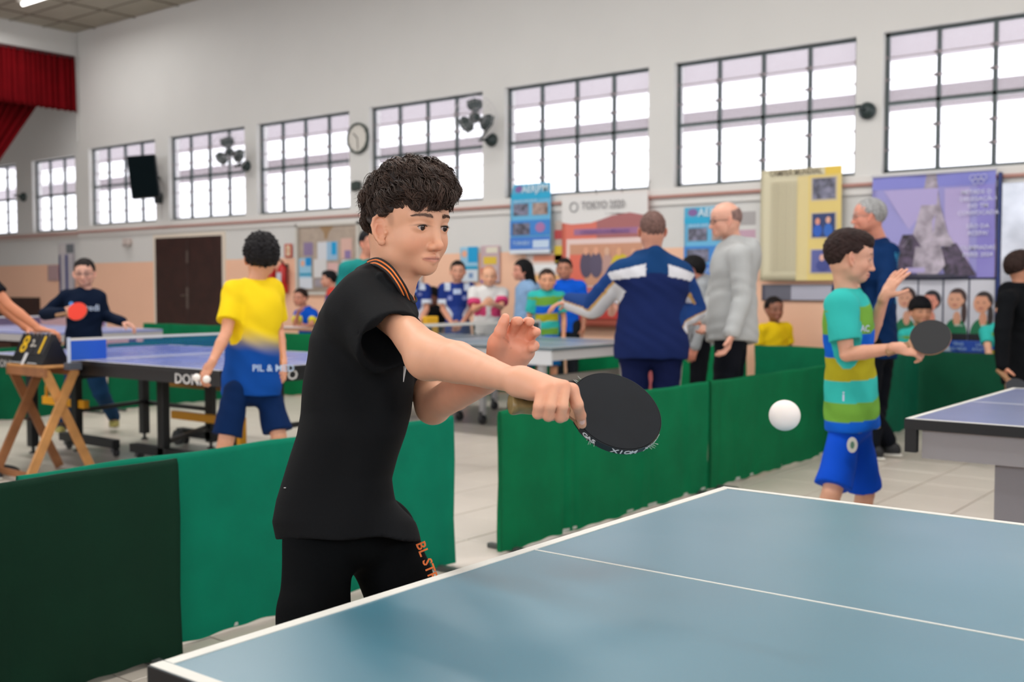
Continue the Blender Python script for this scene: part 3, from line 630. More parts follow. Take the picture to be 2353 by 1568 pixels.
t = thing('emergency_lamp', 'small white emergency lamp on the wall above the dark double door', 'lamp'); MB().box(-17.0, YW-.08, 2.0, -16.8, YW, 2.1).build('housing', flat(200, 186, 180), t, bevel=.01); MB().box(-16.98, YW-.1, 1.96, -16.92, YW-.04, 2.0).build('spot_head', flat(180, 170, 166), t); MB().box(-16.88, YW-.1, 1.96, -16.82, YW-.04, 2.0).build('spot_head', flat(180, 170, 166), t)
# ceiling lamp in view
t = thing('ceiling_lamp', 'lit white fluorescent tube lamp under the ceiling tiles at top left', 'lamp')
a = onZ(50, 9, 5.8); MB().box(a[0], a[1]-.09, 5.82, a[0]+2.4, a[1]+.09, 5.858).build('lamp_housing', flat(225, 222, 214), t)
MB().tube([(a[0]+.03, a[1], 5.79), (a[0]+2.37, a[1], 5.79)], .03, 10).build('lamp_tube', mat('lamp_glow', (1, .98, .95, 1), .5, emit=4.0), t, True)
# ---------------------------------------------------------------- barriers
_fab = {}
def fabric(c, tr=.22):
    if c not in _fab: _fab[c] = mat('barrier_cloth_%d' % len(_fab), C(*c), .8, noise=.1, nscale=5, bump=.25, bscale=400, trans=tr, spec=.2)
    return _fab[c]
M_steel = flat(70, 76, 74, .4)
def barrier(a, b, h, color, label, seed=0, amp=.006, tr=.22, folds=None, group=None, lift=.015):
    a = Vector(a); b = Vector(b); L = (b-a).length; d = (b-a)/L; n = Vector((-d.y, d.x, 0))
    t = thing('barrier', label, 'barrier', group=group)
    rnd = random.Random(seed); fs = [(rnd.uniform(0, L), rnd.uniform(.01, .04), rnd.uniform(-1, 1), rnd.uniform(-.12, .12)) for _ in range(int(L*7))]
    if folds: fs += folds
    nu = int(L/.02); prof = [(0, 1), (.02, 1), (.12, 1), (.3, 1), (.5, 1), (.7, 1), (.88, 1), (.97, 1), (1.0, .55), (1.0, -.55), (.97, -1), (.7, -1), (.3, -1), (0, -1)]
    V = []; F = []
    for i in range(nu+1):
        u = L*i/nu
        for v, s in prof:
            off = sum(am*math.exp(-((u-p-tl*(v-.5))/wd)**2) for p, wd, am, tl in fs)*amp*(.25+.75*min(1, (1.02-v)*3))
            off += .004*math.sin(u*9+v*2+seed)
            e = .004*math.sin(v*9+seed) if i in (0, nu) else 0
            zz = lift+(h-lift)*v + (.004*math.sin(u*14+seed)+.003*math.sin(u*37) if v < .1 else 0) + (.0025*math.sin(u*11+seed*2) if v > .9 else 0)
            p = a+d*(u+e)+n*(s*.011+off); V.append((p.x, p.y, zz))
    m = len(prof)
    for i in range(nu):
        for k in range(m-1): q = i*m+k; F.append((q, q+1, q+m+1, q+m))
    F.append(tuple(range(m))); F.append(tuple(nu*m+k for k in range(m))[::-1])
    me = bpy.data.meshes.new('cloth_panel'); me.from_pydata(V, [], F); me.update(); link('cloth_panel', me, fabric(color, tr), t, True)
    for p in (a+d*.1, b-d*.1): MB().bar(p-n*.14+Vector((0, 0, .012)), p+n*.14+Vector((0, 0, .012)), .03, .02).build('foot', M_steel, t)
    MB().bar(a+d*.02+Vector((0, 0, .025)), b-d*.02+Vector((0, 0, .025)), .012).build('bottom_rail', flat(180, 186, 180), t)
    return t
BX = -3.07
barrier((BX+.0, .05, 0), (BX+.02, 2.11, 0), .665, (4, 44, 28), 'green cloth barrier darkened for shade, nearest the camera at lower left', 1, .007, .08, folds=[(1.15, .02, -1.6, .9), (.4, .012, -1, 0), (1.45, .012, -1, 0)])  # shade and vignetting of this corner put into the cloth colour
barrier((BX-.07, 1.62, 0), (BX-.05, 3.57, 0), .665, (0, 134, 104), 'bright teal green barrier directly behind the black-shirted player', 2, .010, .3, folds=[(1.0, .01, -1.4, 0)])
barrier((BX, 3.83, 0), (BX, 5.83, 0), .665, (0, 124, 78), 'green cloth barrier behind the black paddle, left of the gap seam', 3, .016, .28)
barrier((BX, 5.86, 0), (BX+.02, 7.85, 0), .665, (0, 116, 70), 'green cloth barrier behind the white ball, beside the boy in the striped shirt', 4, .015, .24)
barrier((BX+.05, 7.9, 0), (BX+.0, 9.75, 0), .665, (0, 96, 70), 'green barrier behind the striped boy running back to the wall side', 5, .006, .1)
barrier((-3.12, 9.85, 0), (-2.36, 9.85, 0), .665, (4, 72, 48), 'dark green barrier under the portrait display, left of the narrow gap', 6, .006, .1)
barrier((-2.3, 9.85, 0), (-.6, 9.85, 0), .665, (4, 78, 44), 'dark green barrier between the narrow gap and the kid dressed in black', 7, .006, .1)
barrier((-4.72, 9.97, 0), (-3.2, 9.97, 0), .665, (0, 112, 74), 'green barrier in front of the seated boy in the yellow shirt', 8)
barrier((-5.95, 9.97, 0), (-4.82, 9.97, 0), .665, (0, 128, 76), 'green barrier between the navy-jacketed man and the bald man', 9)
barrier((-7.0, 10.0, 0), (-6.0, 10.0, 0), .665, (0, 138, 84), 'short green barrier seen under the right end of the grey-blue table', 10)
barrier((-8.2, 9.9, 0), (-7.04, 9.95, 0), .665, (0, 136, 96), 'teal green barrier seen under the grey-blue table behind its white leg', 11)
barrier((-10.2, 9.97, 0), (-8.3, 9.97, 0), .665, (0, 104, 70), 'green barrier far back behind the raised hand of the main player', 12)
barrier((-9.8, 2.0, 0), (-9.8, 3.95, 0), .68, (0, 92, 58), 'green barrier at the far left edge behind the score table', 13)
barrier((-9.8, 4.0, 0), (-9.8, 5.95, 0), .68, (0, 96, 62), 'green barrier behind the legs of the boy in glasses', 14)
barrier((-9.8, 6.0, 0), (-9.8, 7.95, 0), .68, (0, 104, 66), 'green barrier behind the blue table, left of the yellow-shirted boy', 15)
barrier((-13.6, 8.9, 0), (-11.7, 8.9, 0), .74, (0, 116, 72), 'green barrier in front of the dark double door', 16)
barrier((-11.65, 8.9, 0), (-10.85, 8.9, 0), .74, (0, 118, 74), 'green barrier between the door barrier and the desk of the boy in blue', 17)
barrier((-10.0, 8.0, 0), (-9.1, 8.35, 0), .72, (0, 110, 62), 'short green barrier in front of the seated boy in the bright blue shirt', 18)

# ---------------------------------------------------------------- table tennis tables
M_white = mat('line_white', C(222, 220, 212), .5, noise=.03, nscale=20)
def top_mat(name, c, rough, wear=.25):
    m = mat(name, C(*c), rough, noise=.07, nscale=2.0, spec=1.0); m.node_tree.nodes['Principled BSDF'].inputs['Coat Weight'].default_value = .6; m.node_tree.nodes['Principled BSDF'].inputs['Coat Roughness'].default_value = .34
    nt = m.node_tree; b = nt.nodes['Principled BSDF']
    tc = nt.nodes.new('ShaderNodeTexCoord'); n = nt.nodes.new('ShaderNodeTexNoise'); n.inputs['Scale'].default_value = 2.2; n.inputs['Detail'].default_value = 2; nt.links.new(tc.outputs['Object'], n.inputs['Vector'])
    mp = nt.nodes.new('ShaderNodeMapRange'); mp.inputs['From Min'].default_value = .3; mp.inputs['From Max'].default_value = .7; mp.inputs['To Min'].default_value = rough-.05; mp.inputs['To Max'].default_value = rough+.08
    nt.links.new(n.outputs[0], mp.inputs['Value']); nt.links.new(mp.outputs[0], b.inputs['Roughness']); return m
def tabletop(t, x0, x1, y0, y1, m, edge, z=.76, th=.022, x_end=(True, True)):
    MB().box(x0, y0, z-th, x1, y1, z-.001).build('tabletop', m, t, bevel=.0015)
    e = .02; mb = z-.001, z+.0004
    for nm, a in (('side_line', (x0, y0, x1, y0+e)), ('side_line', (x0, y1-e, x1, y1))): MB().box(a[0]+.001, a[1]+.001, mb[0], a[2]-.001, a[3]-.001, mb[1]).build(nm, M_white, t)
    if x_end[0]: MB().box(x0+.001, y0+.021, mb[0], x0+e, y1-.021, mb[1]).build('end_line', M_white, t)
    if x_end[1]: MB().box(x1-e, y0+.021, mb[0], x1-.001, y1-.021, mb[1]).build('end_line', M_white, t)
    ym = (y0+y1)/2; MB().box(x0+.021, ym-.0018, mb[0], x1-.021, ym+.0018, mb[1]-.0001).build('centre_line', M_white, t)
def apron(t, x0, x1, y0, y1, m, z0, z1, th=.025, name='apron'):
    for a in ((x0, y0, x1, y0+th), (x0, y1-th, x1, y1), (x0, y0+th, x0+th, y1-th), (x1-th, y0+th, x1, y1-th)): MB().box(a[0], a[1], z0, a[2], a[3], z1).build(name, m, t)
def wheel(t, x, y, r=.035):
    Mx = Matrix.Translation((x, y-.014, r)) @ R90
    MB().lathe([(r*.6, -.028), (r, -.022), (r, -.004), (r*.6, 0)], 16, Mx).build('castor_wheel', flat(46, 46, 50), t, True)
    MB().bar((x, y-.03, r), (x, y-.03, r*2.6), .035, .008, (0, 1, 0)).build('castor_fork', flat(90, 90, 94, .4, metal=.5), t)
BLK = flat(16, 18, 22, .45)
t = thing('tennis_table', 'large teal blue table tennis table with white borders filling the lower right foreground', 'table')
tabletop(t, -1.155, 1.585, .755, 2.28, top_mat('table_teal', (54, 116, 136), .34), BLK)
MB().box(-1.1565, .7535, .735, 1.586, 2.2815, .7585).build('edge_band', BLK, t)
apron(t, -1.12, 1.55, .79, 2.245, flat(26, 34, 40, .4), .68, .737)
for x in (-.75, 1.2):
    for y in (.95, 2.08): MB().box(x-.025, y-.025, 0, x+.025, y+.025, .7).build('leg', flat(40, 44, 48, .4), t)
    MB().box(x-.02, .97, .3, x+.02, 2.06, .34).build('cross_bar', flat(40, 44, 48, .4), t)
t = thing('tennis_table', 'blue table tennis table with grey metal apron at the right edge of the picture', 'table')
x0, x1, y0, y1 = -1.262, 1.48, 3.89, 5.415
tabletop(t, x0, x1, y0, y1, top_mat('table_blue_grey', (44, 74, 132), .32), BLK)
MB().box(x0-.002, y0-.002, .722, x1+.002, y1+.002, .7585).build('edge_band', BLK, t)
apron(t, x0+.055, x1-.05, y0+.02, y1-.02, flat(150, 148, 152, .35, metal=.3), .62, .722)
for yy in (y0+.0, y1-.03): MB().box(x0+.0, yy, .64, x0+.04, yy+.03, .73).build('corner_bracket', BLK, t)
for xx in (x0+.34, x1-.4):
    for yy in (y0+.06, y1-.12): MB().box(xx-.05, yy, 0, xx+.05, yy+.06, .63).build('leg', mat('steel_grey', C(138, 136, 142), .35, metal=.35), t)
    MB().box(xx-.02, y0+.12, .18, xx+.02, y1-.12, .22).build('cross_bar', flat(90, 88, 90, .4), t)
    MB().bar((xx+.05, y0+.1, .36), (xx+.6, y0+.3, .66), .05, .03).build('brace', flat(84, 82, 84, .4), t)
# blue table with net (second court)
t = thing('tennis_table', 'blue table tennis table with black frame and DONIC lettering on the second court', 'table')
x0, x1, y0, y1 = -7.80, -5.06, 3.79, 5.315
M_bt = top_mat('table_blue', (22, 70, 168), .26)
tabletop(t, x0, x1, y0, y1, M_bt, BLK)
MB().box(x0-.002, y0-.002, .73, x1+.002, y1+.002, .7585).build('edge_band', BLK, t)
apron(t, x0+.01, x1-.01, y0+.01, y1-.01, BLK, .665, .73)
WH = flat(214, 212, 210)
lettering('DONIC', .085, WH, t, frame((-5.33, y0+.006, .692), (1, 0, 0), (0, 0, 1)), squash=1.2)
lettering('DONIC', .075, WH, t, frame((x0+.3, y0+.006, .695), (1, 0, 0), (0, 0, 1)), squash=1.2)
lettering('DO', .085, WH, t, frame((x1-.008, y0+.5, .7), (0, 1, 0), (0, 0, 1)), squash=1.2)
for X, Y in ((-7.75, 4.12), (-7.57, 4.37), (-7.75, 5.06), (-6.45, 4.36), (-6.9, 5.08), (-5.3, 4.40), (-5.3, 5.0)):
    MB().box(X-.035, Y-.03, .05, X+.035, Y+.03, .68).build('leg', BLK, t, bevel=.004)
    MB().lathe([(.012, .012), (.012, .06)], 8, Matrix.Translation((X, Y, 0))).build('foot_screw', BLK, t); MB().lathe([(.028, 0), (.028, .012)], 10, Matrix.Translation((X, Y, 0))).build('foot_pad', BLK, t)
for xa, xb, Y in ((-7.78, -7.05, 4.37), (-6.82, -6.05, 4.36), (-7.3, -6.6, 5.08)):
    MB().box(xa, Y-.03, .07, xb, Y+.03, .13).build('base_bar', BLK, t); wheel(t, xa+.04, Y+.03); wheel(t, xb-.05, Y+.03)
YL = flat(232, 160, 20, .4)
MB().box(-8.05, 4.36, .33, -7.45, 4.40, .39).build('yellow_bar', YL, t); MB().box(-7.15, 4.9, .23, -6.3, 4.94, .29).build('yellow_bar', YL, t); MB().box(-7.9, 5.4, .4, -6.9, 5.43, .46).build('yellow_bar', flat(150, 104, 30, .5), t)
MB().tube([(-8.02, 4.38, .38), (-7.98, 4.36, .46), (-7.8, 4.3, .64)], .012).build('yellow_lever', YL, t); MB().box(-5.9, 4.55, .08, -5.86, 4.6, .36).build('yellow_post', YL, t)
for a, b in (((-7.55, 4.4, .31), (-7.73, 5.05, .31)), ((-7.55, 4.4, .56), (-7.73, 5.05, .56)), ((-7.75, 5.08, .3), (-6.9, 5.08, .3)), ((-6.45, 4.4, .17), (-6.9, 5.05, .17)), ((-5.3, 4.4, .36), (-5.3, 5.0, .36))): MB().bar(a, b, .03, .03).build('cross_bar', BLK, t)
MB().lathe([(.06, -.02), (.06, .02)], 18, Matrix.Translation((-7.2, 5.0, .07)) @ R90).build('castor_wheel', flat(70, 72, 74), t, True)
# net
def net(name, label, X, y0, y1, z, col, mesh_col, tape=.016):
    t = thing(name, label, 'net')
    MB().box(X-.004, y0, z+.134, X+.004, y1, z+.134+tape).build('top_tape', flat(214, 210, 204), t); MB().box(X-.003, y0, z+.004, X+.003, y1, z+.012).build('bottom_tape', flat(200, 204, 216), t)
    for y in (y0, y1):
        MB().box(X-.008, y-.008, z-.04, X+.008, y+.008, z+.155).build('net_post', flat(190, 200, 220, .3), t)
        s = 1 if y == y0 else -1
        MB().box(X-.0035, min(y+.01*s, y+.26*s), z+.008, X+.0035, max(y+.01*s, y+.26*s), z+.136).build('side_panel', flat(*col), t)
        MB().box(X-.03, y-.02, z-.05, X+.03, y+.05*s+.02, z-.005).build('clamp', flat(70, 74, 84, .4), t)
    mb = MB(); n = int((y1-y0-.52)/.015)
    for i in range(n+1): y = y0+.26+(y1-y0-.52)*i/n; mb.box(X-.0008, y-.0010, z+.01, X+.0008, y+.0010, z+.136)
    for k in range(9): zz = z+.012+.0137*k; mb.box(X-.0008, y0+.26, zz-.0010, X+.0008, y1-.26, zz+.0010)
    tag(mb.build('mesh_cords', flat(*mesh_col), t), kind='stuff'); return t
net('table_net', 'blue table tennis net with white tape on the second court', -6.42, 3.66, 5.32, .76, (14, 82, 190), (40, 90, 190))
# grey-blue table behind the main player
t = thing('tennis_table', 'grey-blue table tennis table with white legs and castors behind the main player', 'table')
x0, x1, y0, y1 = -7.72, -4.975, 6.875, 8.4
tabletop(t, x0, x1, y0, y1, top_mat('table_grey_blue', (92, 124, 142), .35, .1), BLK)
MB().box(x0-.002, y0-.002, .735, x1+.002, y1+.002, .7585).build('edge_band', flat(96, 110, 118), t)
WG = flat(206, 204, 206, .4); GG = flat(150, 146, 140, .5)
apron(t, x0+.01, x1-.01, y0+.01, y1-.01, flat(198, 198, 200, .45), .655, .735)
MB().box(x1-.3, y0+.001, .62, x1-.009, y0+.02, .735).build('corner_plate', flat(214, 216, 220, .4), t)
for X in (-5.15, -7.5):
    for Y in (6.98, 8.25): MB().box(X-.028, Y-.028, .02, X+.028, Y+.028, .66).build('leg', WG, t, bevel=.004)
    MB().box(X-.02, 7.0, .46, X+.02, 8.23, .52).build('cross_bar', GG, t); MB().box(X-.02, 7.0, .12, X+.02, 8.23, .16).build('cross_bar', GG, t)
for X, Y in ((-6.56, 7.6), (-6.87, 8.5), (-6.2, 7.5), (-6.5, 8.3)):
    MB().bar((X, Y, .09), (X+.02, Y, .68), .045).build('inner_leg', WG, t); wheel(t, X, Y, .045)
lettering('BUTTERFLY', .045, flat(110, 130, 140), t, frame((-6.25, y0+.006, .695), (1, 0, 0), (0, 0, 1)))
net('table_net', 'pale beige-taped net across the grey-blue table behind the main player', -6.34, 6.72, 8.55, .76, (60, 76, 80), (90, 100, 100), .028)
t = thing('yellow_holder', 'small yellow plastic holder standing at the end of the pale net', 'holder'); MB().box(-6.52, 7.05, .761, -6.46, 7.2, .98).build('body', flat(224, 168, 20), t, bevel=.006); MB().box(-6.53, 7.04, .761, -6.45, 7.21, .775).build('base', flat(210, 150, 20), t)
# distant tables at the left
for k, (x0, y0, lb) in enumerate(((-13.6, 5.9, 'pale blue table far at the left behind the scorekeeper arms'), )):
    t = thing('tennis_table', lb, 'table'); x1, y1 = x0+2.74, y0+1.45
    tabletop(t, x0, x1, y0, y1, top_mat('table_pale_blue', (120, 132, 200), .3), BLK); apron(t, x0, x1, y0, y1, flat(176, 172, 172, .45), .66, .737)
    for X in (x0+.3, x1-.3):
        for Y in (y0+.2, y1-.2): MB().box(X-.03, Y-.03, 0, X+.03, Y+.03, .66).build('leg', flat(160, 154, 150, .4), t)
    MB().box(x0+.3, y0+.2, .3, x1-.3, y0+.24, .34).build('cross_bar', flat(160, 154, 150, .4), t)
net('table_net', 'faint white net on the far pale blue table', -12.2, 5.8, 7.45, .76, (150, 120, 160), (170, 150, 190))
t = thing('storage_box', 'brown wooden box under the far pale blue table at the left edge', 'box'); MB().box(-13.3, 6.3, 0, -12.3, 6.9, .56).build('body', flat(84, 50, 40), t, bevel=.01); MB().box(-13.32, 6.28, .56, -12.28, 6.92, .6).build('lid', flat(96, 60, 46), t)
# officials' desk by the notice board
t = thing('desk', 'small brown wooden desk in front of the seated boy in bright blue', 'desk'); MB().box(-10.7, 8.5, .73, -9.5, 8.85, .76).build('desk_top', flat(170, 124, 92, .4), t, bevel=.004)
for X in (-10.65, -9.55):
    for Y in (8.54, 8.81): MB().box(X-.02, Y-.02, 0, X+.02, Y+.02, .73).build('leg', flat(120, 84, 60), t)
tag(MB().box(-10.35, 8.55, .761, -10.0, 8.78, .766).build('paper_sheet', flat(214, 214, 220)), 'white paper sheet lying on the brown desk', 'paper')
# blue cloth banner piece left of the small barrier
t = thing('blue_screen', 'bright blue cloth panel between the yellow-shirted boy and the small green barrier', 'panel'); MB().box(-10.35, 8.0, .1, -10.1, 8.03, .8).build('cloth', flat(20, 120, 190), t); MB().box(-10.36, 7.99, .0, -10.34, 8.04, .8).build('side_pole', flat(150, 180, 200), t)
# folding wooden score table with the flip scoreboard
WD = mat('pine_wood', C(196, 140, 82), .5, noise=.18, nscale=10); WD2 = mat('pine_wood_dark', C(150, 98, 60), .5, noise=.18, nscale=10)
t = thing('folding_table', 'small folding wooden table with crossed legs carrying the scoreboard', 'table')
X0, X1, Y0, Y1 = -6.98, -6.50, 3.54, 3.77
MB().box(X0, Y0, .72, X1, Y1, .735).build('table_top', WD, t, bevel=.002); MB().box(X0, Y0-.002, .665, X1, Y0+.02, .72).build('front_rail', WD2, t); MB().box(X0, Y1-.02, .665, X1, Y1+.002, .72).build('back_rail', WD2, t)
for k, X in enumerate((X0+.03, X1-.03)):
    m = WD2 if k == 0 else WD
    MB().bar((X, Y0+.02, .7), (X-.02, Y1+.12, 0.01), .022, .055, (0, 1, 0)).build('leg', m, t); MB().bar((X+.02, Y1-.02, .7), (X+.02, Y0-.12, 0.01), .022, .055, (0, 1, 0)).build('leg', m, t)
    MB().lathe([(.01, -.04), (.01, .04)], 8, Matrix.Translation((X, (Y0+Y1)/2, .36)) @ Matrix.Rotation(math.pi/2, 4, 'Y')).build('pivot_bolt', flat(60, 40, 30), t)
MB().bar((X0+.03, Y0-.1, .05), (X1-.03, Y0-.1, .05), .02, .04).build('foot_rail', WD2, t)
t = thing('flip_scoreboard', 'black flip scoreboard with yellow figures 8 and 1 on the wooden folding table', 'scoreboard')
BK = mat('score_black', C(20, 20, 24), .45); zb, zt = .737, .93; xa, xb = -6.97, -6.57; ya, yb = 3.56, 3.755; ym = 3.658
MB().prism([(ya, zb), (yb, zb), (ym+.004, zt), (ym-.004, zt)], xa+.002, xb-.002, Matrix(((0, 0, 1, 0), (1, 0, 0, 0), (0, 1, 0, 0), (0, 0, 0, 1)))).build('stand_board', BK, t)
sl = Vector((0, ym-ya, zt-zb)); nn = Vector((1, 0, 0)).cross(sl).normalized()
def on(u, v, off): return Vector((xa+(xb-xa)*u, ya, zb))+sl*v+nn*off
for (u0, u1) in ((.06, .4), (.42, .57), (.6, .94)):
    Mf = frame(on((u0+u1)/2, .64, .004), (1, 0, 0), sl); MB().box(-(u1-u0)*.2, -.07, -.002, (u1-u0)*.2, .07, .002, Mf).build('number_card', flat(30, 28, 32), t)
YN = flat(232, 186, 30, .45)
lettering('8', .17, YN, t, frame(on(.24, .6, .008), (1, 0, 0), sl), name='digit'); lettering('1', .17, YN, t, frame(on(.78, .6, .008), (1, 0, 0), sl), name='digit'); lettering('2', .07, flat(206, 200, 190), t, frame(on(.47, .66, .008), (1, 0, 0), sl), name='digit'); lettering('-', .09, flat(206, 200, 190), t, frame(on(.57, .62, .009), (1, 0, 0), sl), name='digit')
MB().box(-.018, -.06, 0, .018, .05, .001, frame(on(.42, .12, .006), (1, .0, 0), sl)).build('tape_strip', flat(206, 204, 204), t)
for u in (.2, .7): MB().box(-.06, -.003, 0, .06, .003, .001, frame(on(u, .03, .006), (1, 0, 0), sl)).build('white_mark', flat(190, 190, 190), t)
mb = MB()
for i in range(7): mb.tube([(xa+.05+.05*i+.0, ym+.014*math.cos(a), zt-.004+.014*math.sin(a)) for a in [k*6.283/10 for k in range(10)]], .002, 5, True)
tag(mb.build('binding_rings', flat(180, 180, 184, .3, metal=.6), t), kind='stuff')
# the ball
c = Q(1803, 955, 1.4); t = None
bm = bmesh.new(); bmesh.ops.create_uvsphere(bm, u_segments=40, v_segments=24, radius=.02, matrix=Matrix.Translation(c)); me = bpy.data.meshes.new('ball'); bm.to_mesh(me); bm.free()
M_ball = mat('ball_plastic', C(240, 232, 226), .45, sss=.1); tag(link('table_tennis_ball', me, M_ball, None, True), 'white table tennis ball in mid-air in front of the green barrier', 'ball')
# ---------------------------------------------------------------- people: shared builders
Zv = np.array([0, 0, 1.0])
def lin(*c): return np.array([s2l(v) for v in c])
M_skin = mat('skin', C(220, 165, 135), .48, attr='Col', sss=.12, noise=.04, nscale=30)
M_cloth = mat('cloth', C(120, 120, 120), .85, attr='Col', bump=.12, bscale=220, spec=.12)
M_hair = mat('hair_strands', C(40, 32, 30), .6, spec=.15, attr='Col', noise=.25, nscale=60, bump=.6, bscale=90)
M_shoe = mat('shoe_fabric', C(60, 60, 60), .6, attr='Col')
def face_dir(yaw, pitch=0.0):
    y = math.radians(yaw); f = math.cos(y)*(-FH)+math.sin(y)*RT; p = math.radians(pitch)
    return unit(f*math.cos(p)-Zv*math.sin(p))
class Head:
    """head in a frame: columns right, forward, up; origin at eye height between the ears"""
    def __init__(s, o, B, S, fem=False): s.o = vec(o); s.B = B; s.S = S; s.fem = fem
    def w(s, x, y, z): return s.o+s.B@np.array([x, y, z])*s.S
    def sdf(s, D, det=True):
        S, B, w = s.S, s.B, s.w
        E = lambda c, r, k=.02, op='u': D.ell(w(*c), vec(r)*S, B, k*S, op)
        E((0, -.006, .03), (.0735, .089, .086)); E((0, -.024, .0), (.064, .066, .07), .03)
        E((0, .03, -.018), (.056, .060, .068), .03); E((0, .03, .04), (.064, .058, .05), .03)
        for x in (-1, 1):
            E((x*.034, .052, -.030), (.024, .027, .027), .02); E((x*.034, .030, -.042), (.022, .034, .030), .025)
            D.cap(w(x*.052, .0, -.045), w(x*.040, .022, -.068), .013*S, .011*S, .035*S); D.cap(w(x*.040, .022, -.068), w(x*.008, .063, -.083), .011*S, .010*S, .03*S)
        E((0, .067, -.083), (.017, .015, .0125), .02); E((0, .060, -.064), (.023, .026, .020), .02)
        for x in (-1, 1):
            D.cap(w(x*.012, .088, .019), w(x*.044, .072, .021), .0065*S, .006*S, .012*S)      # brow ridge
            E((x*.031, .098, -.001), (.019, .014, .0115), .014, 's')                            # socket
            E((x*.031, .0745, .0), (.0165, .0145, .0125), .006)                                  # lids
            if det: E((x*.031, .0925, -.0008), (.0142, .0135, .0050), .0015, 's')
        D.cap(w(0, .088, .006), w(0, .1045, -.035), .0060*S, .0076*S, .018*S); D.ell(w(0, .1045, -.0385), vec((.0092, .0100, .0088))*S, B, .007*S)
        for x in (-1, 1):
            D.ell(w(x*.0108, .0935, -.0425), vec((.0060, .0095, .0060))*S, B, .008*S)
            if det: D.ell(w(x*.0062, .1000, -.0498), vec((.0032, .0048, .0035))*S, B, .002*S, 's')
        for x in (-1, 1):
            D.cap(w(0, .0910, -.0602), w(x*.0195, .0815, -.0622), .0040*S, .0022*S, .006*S); D.cap(w(0, .0895, -.0712), w(x*.017, .0815, -.0660), .0046*S, .0026*S, .006*S)
        if det:
            for x in (-1, 1): D.cap(w(0, .0985, -.0659), w(x*.0225, .0875, -.0648), .0018*S, .0014*S, .0022*S, 's')
        for x in (-1, 1): s.ear(D, x, det)
        return D
    def ear(s, D, x, det):
        S, w = s.S, s.w; up = s.B@unit([0, -.22, 1]); bk = s.B@unit([x*.70, -.71, 0]); c = w(x*.0735, .012, -.010)
        up = unit(up-bk*(up@bk)); q = np.cross(bk, up); q = q if q@(s.B@np.array([x, .3, 0])) > 0 else -q; R = np.stack([bk, up, q], 1)
        D.ell(c+bk*.009*S, vec((.0155, .027, .0035))*S, R, .003*S)
        P = lambda a, b, o=.003: c+bk*a*S+up*b*S+q*o*S
        D.chain([P(-.004, .008), P(-.005, .019), P(.002, .029), P(.013, .030), P(.022, .022), P(.025, .008), P(.021, -.008), P(.013, -.02), P(.006, -.027)], [.0028, .0034, .0036, .0038, .0038, .0034, .0032, .0036, .004][0:9] if False else [v*S for v in (.0028, .0034, .0036, .0038, .0038, .0034, .0032, .0036, .004)], .002*S)
        D.chain([P(.006, .016, .002), P(.015, .013, .003), P(.018, .0, .003), P(.012, -.012, .003)], [.002*S, .0026*S, .0026*S, .0028*S], .002*S)
        D.ell(P(.004, -.026, .001), vec((.0075, .008, .0045))*S, R, .004*S); D.ell(P(-.004, -.005, .003), vec((.004, .006, .004))*S, R, .003*S)
        if det: D.ell(P(.008, -.002, .0040), vec((.0080, .0110, .0040))*S, R, .0025*S, 's'); D.ell(P(.011, .019, .005), vec((.007, .0065, .0035))*S, R, .002*S, 's')
    def local(s, V): return ((V-s.o)@s.B)/s.S
    def colors(s, V, base, brow=(70, 48, 40), lip=(190, 112, 100), lipk=.8, browk=.75, eyes=False, sideburn=.0):
        L = s.local(V); c = np.tile(base, (len(V), 1)); x, y, z = np.abs(L[:, 0]), L[:, 1], L[:, 2]
        def blend(c, col, k): return c*(1-k[:, None])+col*k[:, None]
        inhead = (z > -.13) & (y > -.12) & (x < .1)
        red = base*np.array([1.02, .80, .76])
        c = blend(c, red, inhead*.5*np.exp(-(((x-.04)/.022)**2+((z+.035)/.022)**2))*(y > .03)); c = blend(c, red, inhead*.6*np.exp(-((x/.012)**2+((z+.043)/.012)**2))*(y > .09))
        cc_ = np.exp(-(((x-.081)/.008)**2+((y-.004)/.010)**2+((z+.012)/.012)**2)**2); c = blend(c, lin(150, 74, 56), inhead*.35*cc_)
        c = blend(c, red, inhead*.6*np.exp(-(((x-.083)/.014)**2+((y-.0)/.022)**2+((z+.01)/.034)**2)**2))
        lw = np.sqrt(np.clip(1-(x/.0235)**2, .02, 1)); m = (y > .07)*(x < .0235)*np.exp(-((z+.0659+.0008)/(.0066*lw))**4); c = blend(c, lin(*lip), m*lipk)
        m = (y > .075)*np.exp(-np.maximum(0, (x-.015)/.006)**2)*np.exp(-((z+.0661-.0012*(x/.0225)**2)/.0012)**2); c = blend(c, lin(96, 44, 40), m*.8)
        zb = .0205+.0035*np.sin((x-.012)/.038*2.8)+.0015-.10*(x-.03)*0; m = (y > .055)*np.exp(-np.maximum(0, (np.abs(x-.030)-.014)/.005)**2)*np.exp(-((z-zb)/(.0045-.0015*(x > .04)))**2); c = blend(c, lin(*brow), m*browk)
        m = (y > .06)*np.exp(-(((x-.031)/.017)**4+((z-.0048+((x-.031)/.03)**2*.006)/.0018)**2)); c = blend(c, lin(40, 24, 22), m*.75)
        m = np.exp(-(((y-.030)/.009)**2+((z-.014)/.016)**2)**2)*(x > .05); c = blend(c, lin(*brow), m*sideburn)
        if eyes: m = (y > .06)*np.exp(-(((x-.031)/.0125)**4+((z+.0005)/.0055)**4)); c = blend(c, lin(44, 28, 26), m*.85)
        return c
